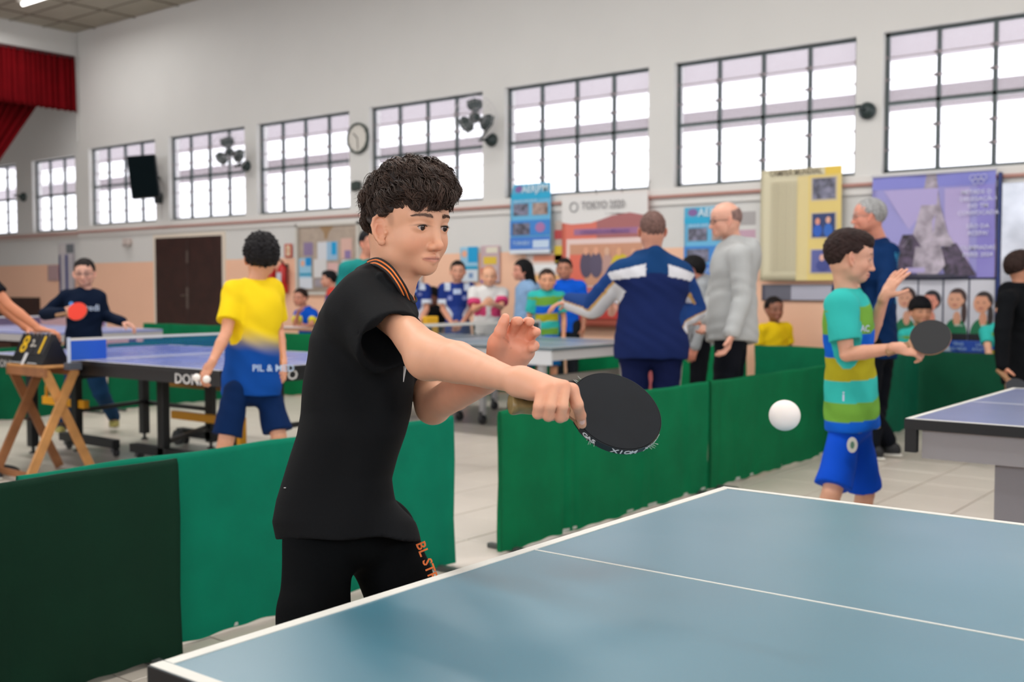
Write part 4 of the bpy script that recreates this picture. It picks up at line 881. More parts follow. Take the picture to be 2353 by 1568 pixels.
def hair_shell(D, h, style, seed=0):
    w, S, B = h.w, h.S, h.B
    def line(pts):   # keep above a hairline given as z(y)
        ys = [p[0] for p in pts]; zs = [p[1] for p in pts]
        return lambda x, y, z: np.interp(y/S, ys, zs)*S-(z)
    if style in ('short', 'curly', 'bowl', 'fade', 'buzz', 'grey'):
        g = {'short': .010, 'curly': .022, 'bowl': .016, 'fade': .008, 'buzz': .003, 'grey': .008}[style]
        c = np.array([0, -.014, .03]); ln = {'bowl': [(-.12, -.05), (-.03, -.02), (.0, .0), (.05, .022), (.11, .026)], 'curly': [(-.12, -.06), (-.04, -.04), (.0, .02), (.05, .045), (.11, .05)]}.get(style, [(-.12, -.065), (-.045, -.05), (-.02, .01), (.03, .02), (.05, .048), (.11, .056)])
        ln = [(a-c[1], b-c[2]) for a, b in ln]; f = line(ln)
        D.ell(w(*c), (vec((.0765, .097, .089))+g)*S, B, .004, cut=lambda x, y, z: f(x, y, z))
        if style == 'curly': D.ell(w(0, .03, .095), vec((.07, .07, .045))*S, B, .03*S)
        if style == 'bowl': D.ell(w(0, .055, .055), vec((.066, .05, .036))*S, B, .02*S)
        if style == 'fade': D.ell(w(0, .004, .088), vec((.070, .088, .038))*S, B, .02*S); D.ell(w(0, .066, .070), vec((.055, .024, .024))*S, B, .02*S)
    elif style == 'long':
        c = np.array([0, -.014, .03]); ln = [(a-c[1], b-c[2]) for a, b in [(-.12, -.12), (.0, -.1), (.035, .0), (.05, .05), (.11, .07)]]; f = line(ln)
        D.ell(w(*c), (vec((.0765, .097, .089))+.014)*S, B, .004, cut=lambda x, y, z: f(x, y, z))
        for x in (-.05, 0, .05): D.cap(w(x, -.07, .0), w(x*1.2, -.12, -.22), .045*S, .04*S, .03*S)
        for x in (-1, 1): D.cap(w(x*.075, -.01, .0), w(x*.08, -.04, -.17), .02*S, .02*S, .02*S)
    elif style == 'tied':
        c = np.array([0, -.016, .03]); ln = [(a-c[1], b-c[2]) for a, b in [(-.12, -.04), (-.02, -.02), (.03, .03), (.06, .06), (.11, .07)]]; f = line(ln)
        D.ell(w(*c), (vec((.0765, .097, .089))+.006)*S, B, .004, cut=lambda x, y, z: f(x, y, z)); D.ell(w(0, -.12, .05), vec((.03, .03, .03))*S, B, .01)
    elif style == 'bald':
        c = np.array([0, -.016, .025]); D.ell(w(*c), (vec((.0735, .088, .084))+.0035)*S, B, .004, cut=lambda x, y, z: np.maximum(np.interp(y/S, [-.1, -.03, .0, .015], [-.07, -.06, -.02, .1])*S-z, z-(.03-y/S*.3)*S))
def hand(D, wr, f, n, side, s=1.0, curl=.35, spread=.1, right=True, thumb=None, k=.006, taper=1.0):
    wr = vec(wr); f = unit(f); n = unit(vec(n)-f*(vec(n)@f)); t = np.cross(f, n) if right else np.cross(n, f)
    R = np.stack([t, f, n], 1)
    D.ell(wr+f*.046*s, vec((.038, .05, .0145))*s, R, .012*s); D.cap(wr-f*.02*s, wr+f*.02*s, .023*s, .024*s, .015*s)
    L = [(.030, .019, .0105, .0092), (.011, .043, .025, .020), (-.009, .045, .027, .021), (-.026, .036, .022, .018)]
    offs = [.029, .010, -.009, -.027]; lens = [(.040, .025, .020), (.045, .028, .021), (.041, .026, .020), (.032, .020, .018)]
    for i in range(4):
        p = wr+f*(.088-.004*abs(i-1))*s+t*offs[i]*s; a = 0.0; d0 = unit(f+t*spread*(1.2-i*.8)); r = .0092 if i < 3 else .008
        pts = [wr+f*.04*s+t*offs[i]*.7*s, p]
        for j, l in enumerate(lens[i]):
            a += curl*(1.0, 1.25, .8)[j]; d = d0*math.cos(a)+n*math.sin(a); p = p+d*l*s; pts.append(p)
        D.chain(pts, [.0105*s, r*1.08*s, r*s, r*.9*s, r*.78*s], k*s)
    th = unit(f*.55+t*.75+n*.35) if thumb is None else unit(thumb)
    p0 = wr+f*.012*s+t*.018*s; p1 = p0+th*.042*s; p2 = p1+unit(th+f*.35+n*curl*.5)*.031*s; p3 = p2+unit(th*.6+f*.6+n*curl)*.024*s
    D.chain([p0, p1, p2, p3], [.016*s, .0125*s, .0105*s, .0085*s], .008*s)
    return D
def shoe(parent, ank, fdir, s, col, sole=(210, 208, 200), h=.007):
    ank = vec(ank); f = unit([fdir[0], fdir[1], 0]); r = np.cross(f, Zv); R = np.stack([r, f, Zv], 1); g = np.array([ank[0], ank[1], 0.0]); z0 = max(ank[2]-.085*s, 0)
    g[2] = z0; D = Sdf()
    D.ell(g+f*.06*s+Zv*.03*s, vec((.045, .135, .045))*s, R, .02*s); D.ell(g-f*.02*s+Zv*.05*s, vec((.04, .07, .055))*s, R, .02*s); D.cap(g-f*.01*s+Zv*.05*s, ank+Zv*.01*s, .04*s, .036*s, .02*s)
    D.ell(g+f*.045*s+Zv*.012*s, vec((.05, .15, .022))*s, R, .01*s); D.plane(g+Zv*.001, -Zv, .004)
    V, Fq = D.verts(h*s); c = np.tile(lin(*col), (len(V), 1)); m = V[:, 2] < z0+.024*s; c[m] = lin(*sole)
    return npmesh('shoe', V, Fq, M_shoe, parent, c)
def eyeballs(K, Hd, gz, cols=None):
    B3 = basis(gz)
    for x in (-1, 1):
        c = Hd.w(x*.031, .0758, -.0004); bm = bmesh.new(); bmesh.ops.create_uvsphere(bm, u_segments=32, v_segments=32, radius=.0125*Hd.S)
        for f_ in bm.faces:
            ce = f_.calc_center_median(); a = math.degrees(math.acos(max(-1, min(1, ce.z/ce.length)))); f_.material_index = 2 if a < 13 else (1 if a < 33 else 0)
        Mm = Matrix(((B3[0, 0], B3[0, 2], B3[0, 1], c[0]), (B3[1, 0], B3[1, 2], B3[1, 1], c[1]), (B3[2, 0], B3[2, 2], B3[2, 1], c[2]), (0, 0, 0, 1)))
        bmesh.ops.transform(bm, matrix=Mm, verts=bm.verts); me = bpy.data.meshes.new('eye'); bm.to_mesh(me); bm.free(); link('eye', me, [M_eyew, M_iris, M_pup], K, True)
M_eyew = mat('eye_white', C(196, 182, 176), .15); M_iris = mat('iris_brown', C(46, 26, 18), .12); M_pup = flat(8, 6, 6, .1)
def glasses(parent, h, col=(60, 60, 60), r=.0012):
    t = MB()
    for x in (-1, 1): t.tube([h.w(x*.032+.0185*math.cos(a), .1-.012*abs(math.cos(a)) if x*math.cos(a) > 0 else .1, -.003+.0145*math.sin(a)) for a in [i*6.283/20 for i in range(20)]], r*h.S, 6, True); t.tube([h.w(x*.05, .09, .0), h.w(x*.072, .06, .002), h.w(x*.078, -.01, .0)], r*h.S, 6)
    t.tube([h.w(-.013, .1, .0), h.w(0, .103, .003), h.w(.013, .1, .0)], r*h.S, 6)
    t.build('glasses', flat(*col, .3), parent, True)
def grid_cols(n, c): return np.tile(lin(*c), (n, 1))

def person(label, px, d, H, yaw, pose=None, skin=(218, 166, 138), hair='short', hcol=(36, 28, 26), head_yaw=None, head_pitch=0, hs=None, top=('tee', (60, 60, 120)), bottom=('pants', (40, 44, 60)), shoes=(60, 60, 64),
           hands=None, vh=.010, fine=.004, group=None, specs=None, seated=False, wid=1.0, lower=True, only_arms=False, hemd=.10, hair_amp=.004, sleeve_r=1.0, name='person', belly=1.0, trim=None, curl=.35):
    pose = pose or {}; hands = hands or {}
    s = H/1.72; hs = hs or (.86+.14*min(1, H/1.7))
    t = thing(name, label, 'person', group=group)
    F = face_dir(yaw); R = np.cross(F, Zv)
    g = Q(px, HOR, d); O = np.array([g[0], g[1], 0.0])
    J = {}
    def put(n, default):
        v = pose.get(n)
        J[n] = default if v is None else (Q(*v) if len(v) == 3 else vec(v[:3]))
        return J[n]
    def loc(x, y, z): return O+R*x*s+F*y*s+Zv*z*s
    pel = put('pel', loc(0, 0, .93 if not seated else .52)); neck = put('neck', pel+(loc(0, 0, .53)-O))
    u = unit(neck-pel); tl = np.linalg.norm(neck-pel)
    Rt = pose['R'] if 'R' in pose else R; Ft = unit(np.cross(u, Rt)); Rt = np.cross(Ft, u)
    for q, x in (('R', 1), ('L', -1)):
        sh = put('sh'+q, neck+Rt*x*.165*s*wid-u*.055*s); hp = put('hip'+q, pel+Rt*x*.088*s)
        el = put('el'+q, sh-Zv*.27*s+Rt*x*.05*s-F*.02*s); wr = put('wr'+q, el-Zv*.235*s+F*.07*s-Rt*x*.01*s)
        kn = put('kn'+q, hp-Zv*.43*s+F*.03*s if not seated else hp+F*.24*s+Rt*x*.10*s-Zv*.06*s); an = put('an'+q, np.array([kn[0], kn[1], .085*s])-F*.03*s)
    head_o = put('head', neck+u*.10*s+Zv*.085*s*hs+F*.03*s)
    hf = face_dir(yaw if head_yaw is None else head_yaw, head_pitch); Hd = Head(head_o, basis(hf), hs*1.0)
    base = lin(*skin)
    # body
    parts = []
    D = Sdf(); Hd.sdf(D, fine <= .003); D.cap(Hd.w(0, -.02, -.05), neck-u*.02*s, .052*s, .058*s, .03)
    V, Fq = D.verts(fine); cV = Hd.colors(V, base, brow=hcol, eyes=True); parts.append((V, Fq)); cols = [cV]
    for q, x in (('R', 1), ('L', -1)):
        D = Sdf(); sh, el, wr = J['sh'+q], J['el'+q], J['wr'+q]
        m1 = sh*.5+el*.5; m2 = el*.65+wr*.35
        D.chain([sh, m1, el, m2, wr], [.045*s, .041*s, .034*s, .035*s, .023*s], .02)
        hd = hands.get(q, {}); f = hd.get('f', unit(wr-el)); n = hd.get('n', unit(-Rt*x)); hand(D, wr, f, n, None, s*.98, hd.get('curl', curl), right=(q == 'R'), thumb=hd.get('th'))
        V, Fq = D.verts(fine if fine > .003 else .0035); parts.append((V, Fq)); cols.append(np.tile(base*np.array([1.0, .95, .93]), (len(V), 1)))
    D = Sdf(); Rb = np.stack([Rt, Ft, u], 1)
    D.ell(pel+u*tl*.72, vec((.13, .085, .18))*s, Rb, .05).ell(pel+u*tl*.3, vec((.12, .085, .18))*s, Rb, .05).ell(pel, vec((.11, .075, .08))*s, Rb, .04); D.cap(J['shR'], J['shL'], .04*s, None, .04)
    for q in 'RL':
        hp, kn, an = J['hip'+q], J['kn'+q], J['an'+q]; c = kn*.7+an*.3-F*.015*s
        D.chain([hp, kn*.55+hp*.45, kn, c, an], [.056*s, .060*s, .048*s, .048*s, .032*s], .02); D.cap(an, an+F*.06*s-Zv*.04*s, .03*s, .025*s, .02)
    V, Fq = D.verts(vh); parts.append((V, Fq)); cols.append(np.tile(base, (len(V), 1)))
    V, Fq = merge(parts); npmesh('body', V, Fq, M_skin, t, np.concatenate(cols))
    # hair
    if hair:
        D = Sdf(); hair_shell(D, Hd, hair)
        am = hair_amp*(2.2 if hair == 'curly' else 1); ph = Hd.o
        V, Fq = D.verts(max(fine, .003), post=(lambda X, Y, Z: am*(np.sin((X-ph[0])*150+np.sin((Z-ph[2])*90)*2)*np.sin((Y-ph[1])*140+1)*np.sin((Z-ph[2])*160+2)) if hair != 'bald' else 0*X*Y*Z))
        c = np.tile(lin(*hcol), (len(V), 1))*(1+.25*noise3(V, 160)[:, None]); npmesh('hair', V, Fq, M_hair, t, c)
    # top
    kind, tc = top[0], top[1]
    D = Sdf(); b = {'tee': 1.0, 'polo': 1.0, 'hoodie': 1.13, 'jacket': 1.14, 'sweater': 1.05}[kind]*wid
    D.ell(pel+u*tl*.70, vec((.165*b, .112*b*belly, .21))*s, Rb, .06); D.ell(pel+u*tl*.33, vec((.148*b, .110*b*belly, .24))*s, Rb, .04); D.ell(pel-u*.02*s, vec((.165*b, .122*b*belly, .32))*s, Rb, .04)
    D.cap(J['shR']-Rt*.01, J['shL']+Rt*.01, .058*s*b, None, .05); D.cap(neck-u*.03*s, neck-u*.08*s, .065*s, .09*s, .04)
    for q in 'RL': D.cap(neck-u*.035*s, J['sh'+q]-u*.002, .045*s, .05*s*b, .03)
    for q, x in (('R', 1), ('L', -1)):
        sh, el, wr = J['sh'+q], J['el'+q], J['wr'+q]; q1 = sh+(el-sh)*.72
        if kind in ('tee', 'polo'): D.cap(sh, q1, .062*s*b*sleeve_r, .062*s*b*sleeve_r, .03, clip=0)
        else: D.chain([sh, el, wr-(wr-el)*.0], [.058*s*b, .054*s*b, .043*s*b], .025)
    if kind == 'hoodie': D.chain([neck-Rt*.08*s-u*.0, neck-Ft*.075*s-u*.01*s, neck+Rt*.08*s], [.035*s, .05*s, .035*s], .03); D.ell(neck-Ft*.115*s-u*.075*s, vec((.10, .055, .11))*s, Rb, .03)
    if kind == 'jacket': D.chain([neck-Rt*.085*s-u*.0, neck-Ft*.07*s+u*.01*s, neck+Rt*.085*s], [.035*s, .055*s, .035*s], .03); D.ell(neck-Ft*.085*s-u*.085*s, vec((.115, .045, .10))*s, Rb, .03)
    D.plane(pel-u*hemd*s, -u, .008)
    D.cap(neck+u*.01*s, neck+u*.12*s, .057*s, .06*s, .006, 's')
    wv = lambda X, Y, Z: .0035*np.sin((X*Rt[0]+Y*Rt[1]+Z*.7)*42+np.sin(Z*20)*1.3)*np.sin(Z*31+X*9)
    V, Fq = D.verts(vh*.8 if specs is None else specs, post=wv)
    if callable(tc):
        P = V-pel; L = dict(t=P@u/tl, x=P@Rt/s, y=P@Ft/s, P=V, arm=np.zeros(len(V)), al=np.zeros(len(V)), an=np.zeros(len(V)))
        for q, x in (('R', 1), ('L', -1)):
            sh, el, wr = J['sh'+q], J['el'+q], J['wr'+q]
            a = el-sh; tt = np.clip(((V-sh)@a)/(a@a), 0, 1); dd = np.linalg.norm(V-sh-tt[:, None]*a, axis=1); e = wr-el; t2 = np.clip(((V-el)@e)/(e@e), 0, 1); d2 = np.linalg.norm(V-el-t2[:, None]*e, axis=1)
            out = (P@Rt)*x/s > .135*wid
            m = ((dd < .085*s*b) & ((tt > .12) & (out | (tt > .35)))) | ((d2 < .075*s*b) & (t2 > 0.03) & (out | True))
            L['arm'][m] = x; L['al'][m] = np.where(d2 < dd, 1+t2, tt)[m]
            nn = unit(Ft if 'stripe_n' not in pose else pose['stripe_n'])
            L['an'][m] = ((V-np.where((d2 < dd)[:, None], el+t2[:, None]*e, sh+tt[:, None]*a))@nn)[m]/s
        c = tc(L)
    else: c = np.tile(lin(*tc), (len(V), 1))
    if trim: c = trim(V, c, J, s)
    npmesh({'tee': 'shirt', 'polo': 'shirt'}.get(kind, kind), V, Fq, M_cloth, t, c)
    # bottom
    if lower:
        kb, bc = bottom; D = Sdf(); D.ell(pel-u*.02*s, vec((.150*wid, .110, .13))*s, Rb, .05)
        for q in 'RL':
            hp, kn, an = J['hip'+q], J['kn'+q], J['an'+q]
            if kb == 'shorts': e = hp+(kn-hp)*.92; D.cap(hp, e, .076*s, .090*s, .03, clip=0)
            else: D.chain([hp, kn, an+Zv*.02*s], [.095*s, .072*s, .058*s], .03)
        V, Fq = D.verts(vh, post=wv)
        c = bc(V, J, s) if callable(bc) else np.tile(lin(*bc), (len(V), 1)); npmesh('shorts' if kb == 'shorts' else 'trousers', V, Fq, M_cloth, t, c)
        for q in 'RL': shoe(t, J['an'+q], F, s, shoes)
    return t, J, Hd, s, (Rt, Ft, u)
# ---------------------------------------------------------------- the main player
t = thing('person', 'boy in black T-shirt with striped orange collar hitting a forehand at the table end', 'person')
K = t
hf = face_dir(45, 4); HB = basis(hf); HS = .935
eye_mid = Q(991, 523, 2.135)
Hd = Head(eye_mid-HB[:, 1]*.078*HS, HB, HS)
SK = lin(226, 170, 138)
parts, cols = [], []
D = Sdf(); Hd.sdf(D)
nb = Q(880, 690, 2.2)
D.chain([Hd.w(0, -.028, -.045), Q(905, 615, 2.2), nb], [.053, .050, .062], .03); D.cap(Hd.w(0, .004, -.07), Q(908, 645, 2.18), .034, .036, .02)
V, Fq = D.verts(.0017); HV = Hd.local(V); parts.append((V, Fq)); cols.append(Hd.colors(V, SK, brow=(74, 50, 40), lip=(196, 122, 108), lipk=.7, browk=.5, sideburn=.3))
# right arm and hand, one grid
shR, elR, wrR = Q(868, 738, 2.12), Q(984, 820, 1.95), Q(1187, 877, 1.70)
D = Sdf()
D.chain([Q(878, 705, 2.12), Q(924, 752, 2.03), elR], [.038, .030, .039], .02); D.chain([elR, Q(1050, 833, 1.87), Q(1120, 856, 1.78), wrR], [.040, .0365, .026, .0185], .02)
D.cap(Q(1176, 866, 1.712), Q(1200, 868, 1.70), .011, .010, .01)
kn = [Q(1245, 902, 1.662), Q(1272, 893, 1.664), Q(1296, 889, 1.672), Q(1314, 897, 1.69)]     # little, ring, middle, index knuckles
mc0 = [Q(1196, 886, 1.70), Q(1200, 880, 1.698), Q(1203, 874, 1.70), Q(1205, 869, 1.71)]
for a, b in zip(mc0, kn): D.cap(a, b, .0155, .0105, .012)
D.cap(Q(1190, 878, 1.70), Q(1235, 893, 1.69), .02, .017, .015); D.cap(Q(1225, 896, 1.705), Q(1290, 905, 1.71), .016, .016, .012)
D.chain([kn[0], Q(1238, 934, 1.648), Q(1236, 951, 1.655), Q(1244, 950, 1.682), Q(1250, 936, 1.70)], [.0100, .0087, .0087, .0082, .0072], .002)
D.chain([kn[1], Q(1264, 934, 1.646), Q(1260, 956, 1.655), Q(1268, 955, 1.684), Q(1275, 940, 1.70)], [.0102, .0090, .0090, .0084, .0074], .002)
D.chain([kn[2], Q(1292, 934, 1.652), Q(1287, 959, 1.662), Q(1295, 957, 1.69), Q(1300, 942, 1.705)], [.0102, .0091, .0091, .0084, .0074], .002)
D.chain([kn[3], Q(1326, 930, 1.685), Q(1334, 955, 1.708), Q(1338, 976, 1.722)], [.0105, .0095, .0083, .0068], .005)
D.chain([Q(1205, 872, 1.715), Q(1245, 890, 1.74), Q(1290, 905, 1.765), Q(1325, 915, 1.785)], [.016, .014, .011, .009], .01)     # thumb on the far side
V, Fq = D.verts(.0021); parts.append((V, Fq))
c = np.tile(SK, (len(V), 1)); kk = np.zeros(len(V))
for p in kn+[Q(1238, 950, 1.65), Q(1260, 956, 1.65), Q(1288, 958, 1.66), Q(1334, 955, 1.70)]: kk = np.maximum(kk, np.exp(-(np.linalg.norm(V-p, axis=1)/.017)**2))
fa = np.clip((V-elR)@unit(wrR-elR)/.2, 0, 1); c = c*(1-.45*fa[:, None]*(1-np.array([1.0, .93, .95])))
c = c*(1-.45*kk[:, None])+(SK*np.array([1.0, .74, .70]))*.45*kk[:, None]
nd = np.linalg.norm(V-Q(1339, 972, 1.708), axis=1); c[nd < .0055] = lin(240, 196, 184)
cols.append(c)
# left arm and hand
shL, elL, wrL = Q(955, 800, 2.34), Q(995, 935, 2.24), Q(1150, 848, 1.97)
D = Sdf(); D.chain([shL, Q(975, 880, 2.29), elL], [.042, .038, .033], .02); D.chain([elL, Q(1045, 905, 2.15), Q(1110, 870, 2.03), wrL], [.033, .034, .031, .026], .02)
pc = Q(1170, 805, 1.92)
pn = -FW
Rp = np.stack([unit(Q(1215, 800, 1.92)-Q(1135, 790, 1.92)), unit(Q(1185, 765, 1.9)-Q(1160, 845, 1.96)), -FW], 1)
pc = Q(1170, 814, 1.93); D.ell(pc, (.030, .034, .013), Rp, .012)
for a, b, r in ((wrL, Q(1147, 790, 1.92), .020), (wrL, Q(1178, 792, 1.92), .014), (wrL, Q(1193, 795, 1.92), .014), (Q(1165, 838, 1.95), Q(1205, 808, 1.915), .019)): D.cap(a, b, .024, r, .015)
D.cap(Q(1146, 815, 1.935), Q(1146, 780, 1.905), .019, .014, .012)
D.chain([Q(1146, 785, 1.905), Q(1150, 762, 1.89), Q(1158, 741, 1.885), Q(1161, 730, 1.885)], [.0135, .0105, .0088, .0075], .006)      # thumb
D.chain([Q(1172, 792, 1.92), Q(1176, 762, 1.912), Q(1187, 741, 1.89), Q(1192, 738, 1.868)], [.0125, .0095, .0095, .008], .004)
D.chain([Q(1192, 792, 1.92), Q(1202, 763, 1.912), Q(1213, 742, 1.89), Q(1218, 740, 1.868)], [.0115, .0095, .0093, .008], .004)
D.chain([Q(1203, 800, 1.92), Q(1217, 778, 1.912), Q(1228, 764, 1.89), Q(1233, 763, 1.87)], [.011, .0092, .009, .0078], .004)
D.chain([Q(1203, 812, 1.92), Q(1216, 803, 1.905), Q(1227, 795, 1.89), Q(1224, 800, 1.876)], [.0115, .0095, .009, .0075], .004)
V, Fq = D.verts(.0022); parts.append((V, Fq)); fa = np.clip((V-elL)@unit(wrL-elL)/.3, 0, 1)[:, None]; cols.append(SK*(1-fa)+SK*np.array([1.0, .84, .86])*fa); cc = cols[-1]; L3 = np.array([Q(1158, 777, 1.9), Q(1168, 786, 1.9), Q(1174, 800, 1.91), Q(1174, 818, 1.92)])
for a_, b_ in zip(L3[:-1], L3[1:]):
    ab_ = b_-a_; t_ = np.clip(((V-a_)@ab_)/(ab_@ab_), 0, 1); dd_ = V-a_-t_[:, None]*ab_; dd_ -= (dd_@FW)[:, None]*FW; k_ = np.exp(-(np.linalg.norm(dd_, axis=1)/.0014)**2)*(np.linalg.norm(V-a_, axis=1) < .03); cc *= (1-.22*k_[:, None])

# legs and torso under the clothes
pelv = Q(790, 1235, 2.2); D = Sdf(); D.ell(Q(830, 820, 2.2), (.085, .085, .15), None, .03).ell(Q(795, 1020, 2.2), (.085, .08, .17), None, .03).ell(pelv, (.085, .07, .07), None, .03); D.cap(shR, shL, .035, None, .03); D.cap(nb, Q(860, 760, 2.2), .05, .06, .03)
D.chain([Q(735, 1250, 2.14), Q(700, 1560, 2.05), Q(690, 2000, 2.16)], [.050, .046, .035], .02); D.chain([Q(865, 1250, 2.26), Q(968, 1500, 2.18), Q(1000, 1960, 2.36)], [.050, .046, .035], .02)
V, Fq = D.verts(.008); parts.append((V, Fq)); cols.append(np.tile(SK, (len(V), 1)))
V, Fq = merge(parts); npmesh('body', V, Fq, M_skin, K, np.concatenate(cols))
# shirt
rows = [(600, 846, 872, .05, 2.21), (622, 820, 905, .075, 2.21), (640, 800, 922, .085, 2.21), (680, 757, 946, .105, 2.2), (720, 731, 962, .118, 2.2), (780, 712, 962, .125, 2.2), (850, 700, 955, .125, 2.2), (900, 694, 952, .12, 2.2), (950, 690, 944, .118, 2.2), (1000, 681, 932, .115, 2.19),
        (1050, 665, 916, .112, 2.19), (1100, 650, 904, .112, 2.19), (1150, 635, 916, .118, 2.19), (1200, 626, 948, .128, 2.19), (1240, 634, 962, .134, 2.19)]
ry = np.array([r[0] for r in rows], float)
vv = (CY-ry)/FPX*2.2; ul = (np.array([r[1] for r in rows])-CX)/FPX*2.2; ur = (np.array([r[2] for r in rows])-CX)/FPX*2.2; hd = np.array([r[3] for r in rows]); dc = np.array([r[4] for r in rows])
o3 = np.argsort(vv)
def torso_f(X, Y, Z):
    x, y, z = X-CAM[0], Y-CAM[1], Z-CAM[2]
    w_ = x*FW[0]+y*FW[1]+z*FW[2]; u_ = (x*RT[0]+y*RT[1]+z*RT[2])*2.2/w_; v_ = (x*UP[0]+y*UP[1]+z*UP[2])*2.2/w_
    l = np.interp(v_, vv[o3], ul[o3]); r = np.interp(v_, vv[o3], ur[o3]); h_ = np.interp(v_, vv[o3], hd[o3]); dd = np.interp(v_, vv[o3], dc[o3])
    a = (r-l)/2; c = (r+l)/2; sk = (u_-c)/a
    q = (np.abs(sk)**2.3+np.abs((w_-dd)/h_)**2.3)**(1/2.3)
    d = (q-1)*np.minimum(a, h_)*.85
    return np.maximum(d, np.maximum(v_-vv.max(), vv.min()-v_))
D = Sdf(); cs = [Q(a, b, c_) for a in (620, 975) for b in (595, 1250) for c_ in (2.06, 2.35)]; lo = np.min(cs, 0); hi = np.max(cs, 0)
D.add(torso_f, lo, hi, .01)
hR = Q(899, 787, 2.02); D.cap(Q(838, 705, 2.13), hR, .068, .066, .035, clip=0); D.ell(Q(850, 730, 2.12), (.06, .06, .06), None, .04)
hL = Q(979, 889, 2.27); D.cap(Q(940, 800, 2.33), hL, .056, .046, .03, clip=0)
ax = unit(hR-Q(838, 705, 2.13)); D.cap(hR-ax*.03, hR+ax*.06, .052, .0575, .003, 's')
ax = unit(hL-Q(940, 800, 2.33)); D.cap(hL-ax*.03, hL+ax*.05, .040, .042, .004, 's')
D.chain([Q(x-16, y+22, d_+.004) for x, y, d_ in [(844, 606, 2.215), (866, 600, 2.135), (893, 616, 2.09), (913, 641, 2.075), (929, 668, 2.085), (940, 694, 2.13)]], [.011]*6, .012); D.cap(Q(895, 637, 2.2), Q(915, 600, 2.19), .050, .056, .004, 's')
o0 = Q(830, 780, 2.1)
def wr_(X, Y, Z):
    x = (X-o0[0])*RT[0]+(Y-o0[1])*RT[1]; z = Z-o0[2]
    a = .0045*np.sin((x*.9+z*.45)*75+np.sin(z*14)*1.6)*np.exp(-((z+.02)/.16)**2-((x-.02)/.12)**2)       # shoulder and sleeve creases
    b = .005*np.sin((x-z*.42)*46+np.sin(z*6+x*5)*1.1)*np.clip((-z-.05)*5, 0, 1)*np.clip((x+.12)*6, .12, 1)      # long drag folds
    return a+b
V, Fq = D.verts(.0042, post=wr_); M_tee = mat('black_jersey', C(11, 13, 16), .85, bump=.1, bscale=500, spec=.2)
npmesh('shirt', V, Fq, M_tee, K)
# collar
cp = [(844, 606, 2.215), (866, 600, 2.135), (893, 616, 2.09), (913, 641, 2.075), (929, 668, 2.085), (940, 694, 2.13), (950, 690, 2.2), (935, 655, 2.26), (900, 622, 2.28), (862, 606, 2.265)]
for k in range(5):
    pts = []
    for i, (x, y, d_) in enumerate(cp):
        f = k-1.5; vx = (-4.2, 2.4) if i < 7 else (2.0, 2.0)
        pts.append(Q(x+vx[0]*f*(.35+.13*min(i, 5)), y+(3.9 if i < 3 else 3.0)*f*(1-.1*min(i, 5)), d_-.001*k))
    sm = []
    n = len(pts)
    for i in range(n):
        p0, p1, p2, p3 = pts[i-1], pts[i], pts[(i+1) % n], pts[(i+2) % n]
        for j in range(6): q = j/6; sm.append(.5*((2*p1)+(-p0+p2)*q+(2*p0-5*p1+4*p2-p3)*q*q+(-p0+3*p1-3*p2+p3)*q**3))
    MB().tube(sm, .0027 if k % 2 == 0 else .0025, 8, True).build('collar_stripe', flat(22, 18, 20, .8) if k % 2 == 0 else flat(240, 130, 60, .8), K, True)
# shorts
D = Sdf(); D.ell(Q(790, 1225, 2.2), (.115, .105, .08), None, .03)
D.chain([Q(735, 1235, 2.16), Q(722, 1400, 2.10)], [.074, .070], .02); D.cap(Q(722, 1400, 2.10), Q(712, 1600, 2.06), .070, .074, .01, clip=0)
D.chain([Q(868, 1235, 2.24), Q(912, 1335, 2.22)], [.082, .074], .02); D.cap(Q(912, 1335, 2.22), Q(965, 1500, 2.18), .074, .072, .01, clip=0)
V, Fq = D.verts(.006, post=lambda X, Y, Z: .004*np.sin((X*RT[0]+Y*RT[1])*50+Z*22)*np.sin(Z*17)); npmesh('shorts', V, Fq, mat('black_shorts', C(7, 9, 11), .85, bump=.1, bscale=400, spec=.10), K)
a, b = Q(972, 1250, 2.175), Q(1008, 1345, 2.155); lettering('BL STRA', .027, flat(244, 124, 56, .7), K, frame((a+b)/2-FW*.012-RT*.004, b-a, np.cross(-FW, b-a)), thick=.002)
for (x, y, d_) in ((688, 1995, 2.16), (1000, 1955, 2.37)): shoe(K, Q(x, y, d_), face_dir(70), .93, (30, 32, 36))
# printed chest mark
Mf = frame(Q(931, 818, 2.085), RT*.6+FW*.5, Zv); MB().box(-.008, -.012, 0, .010, .010, .002, Mf).build('chest_print', flat(214, 210, 206), K); lettering('ESD', .009, flat(60, 40, 40), K, Mf @ Matrix.Translation((.001, -.001, .003)), name='chest_lettering')
MB().tube([Q(931, 832, 2.085), Q(930, 850, 2.084), Q(927, 878, 2.085)], [.004, .0025, .0008]).build('chest_print', flat(206, 206, 206), K)
MB().lathe([(.0025, 0), (.0025, .001)], 8, Matrix.Translation(Q(655, 1122, 2.13))).build('white_speck', flat(220, 220, 220), K)
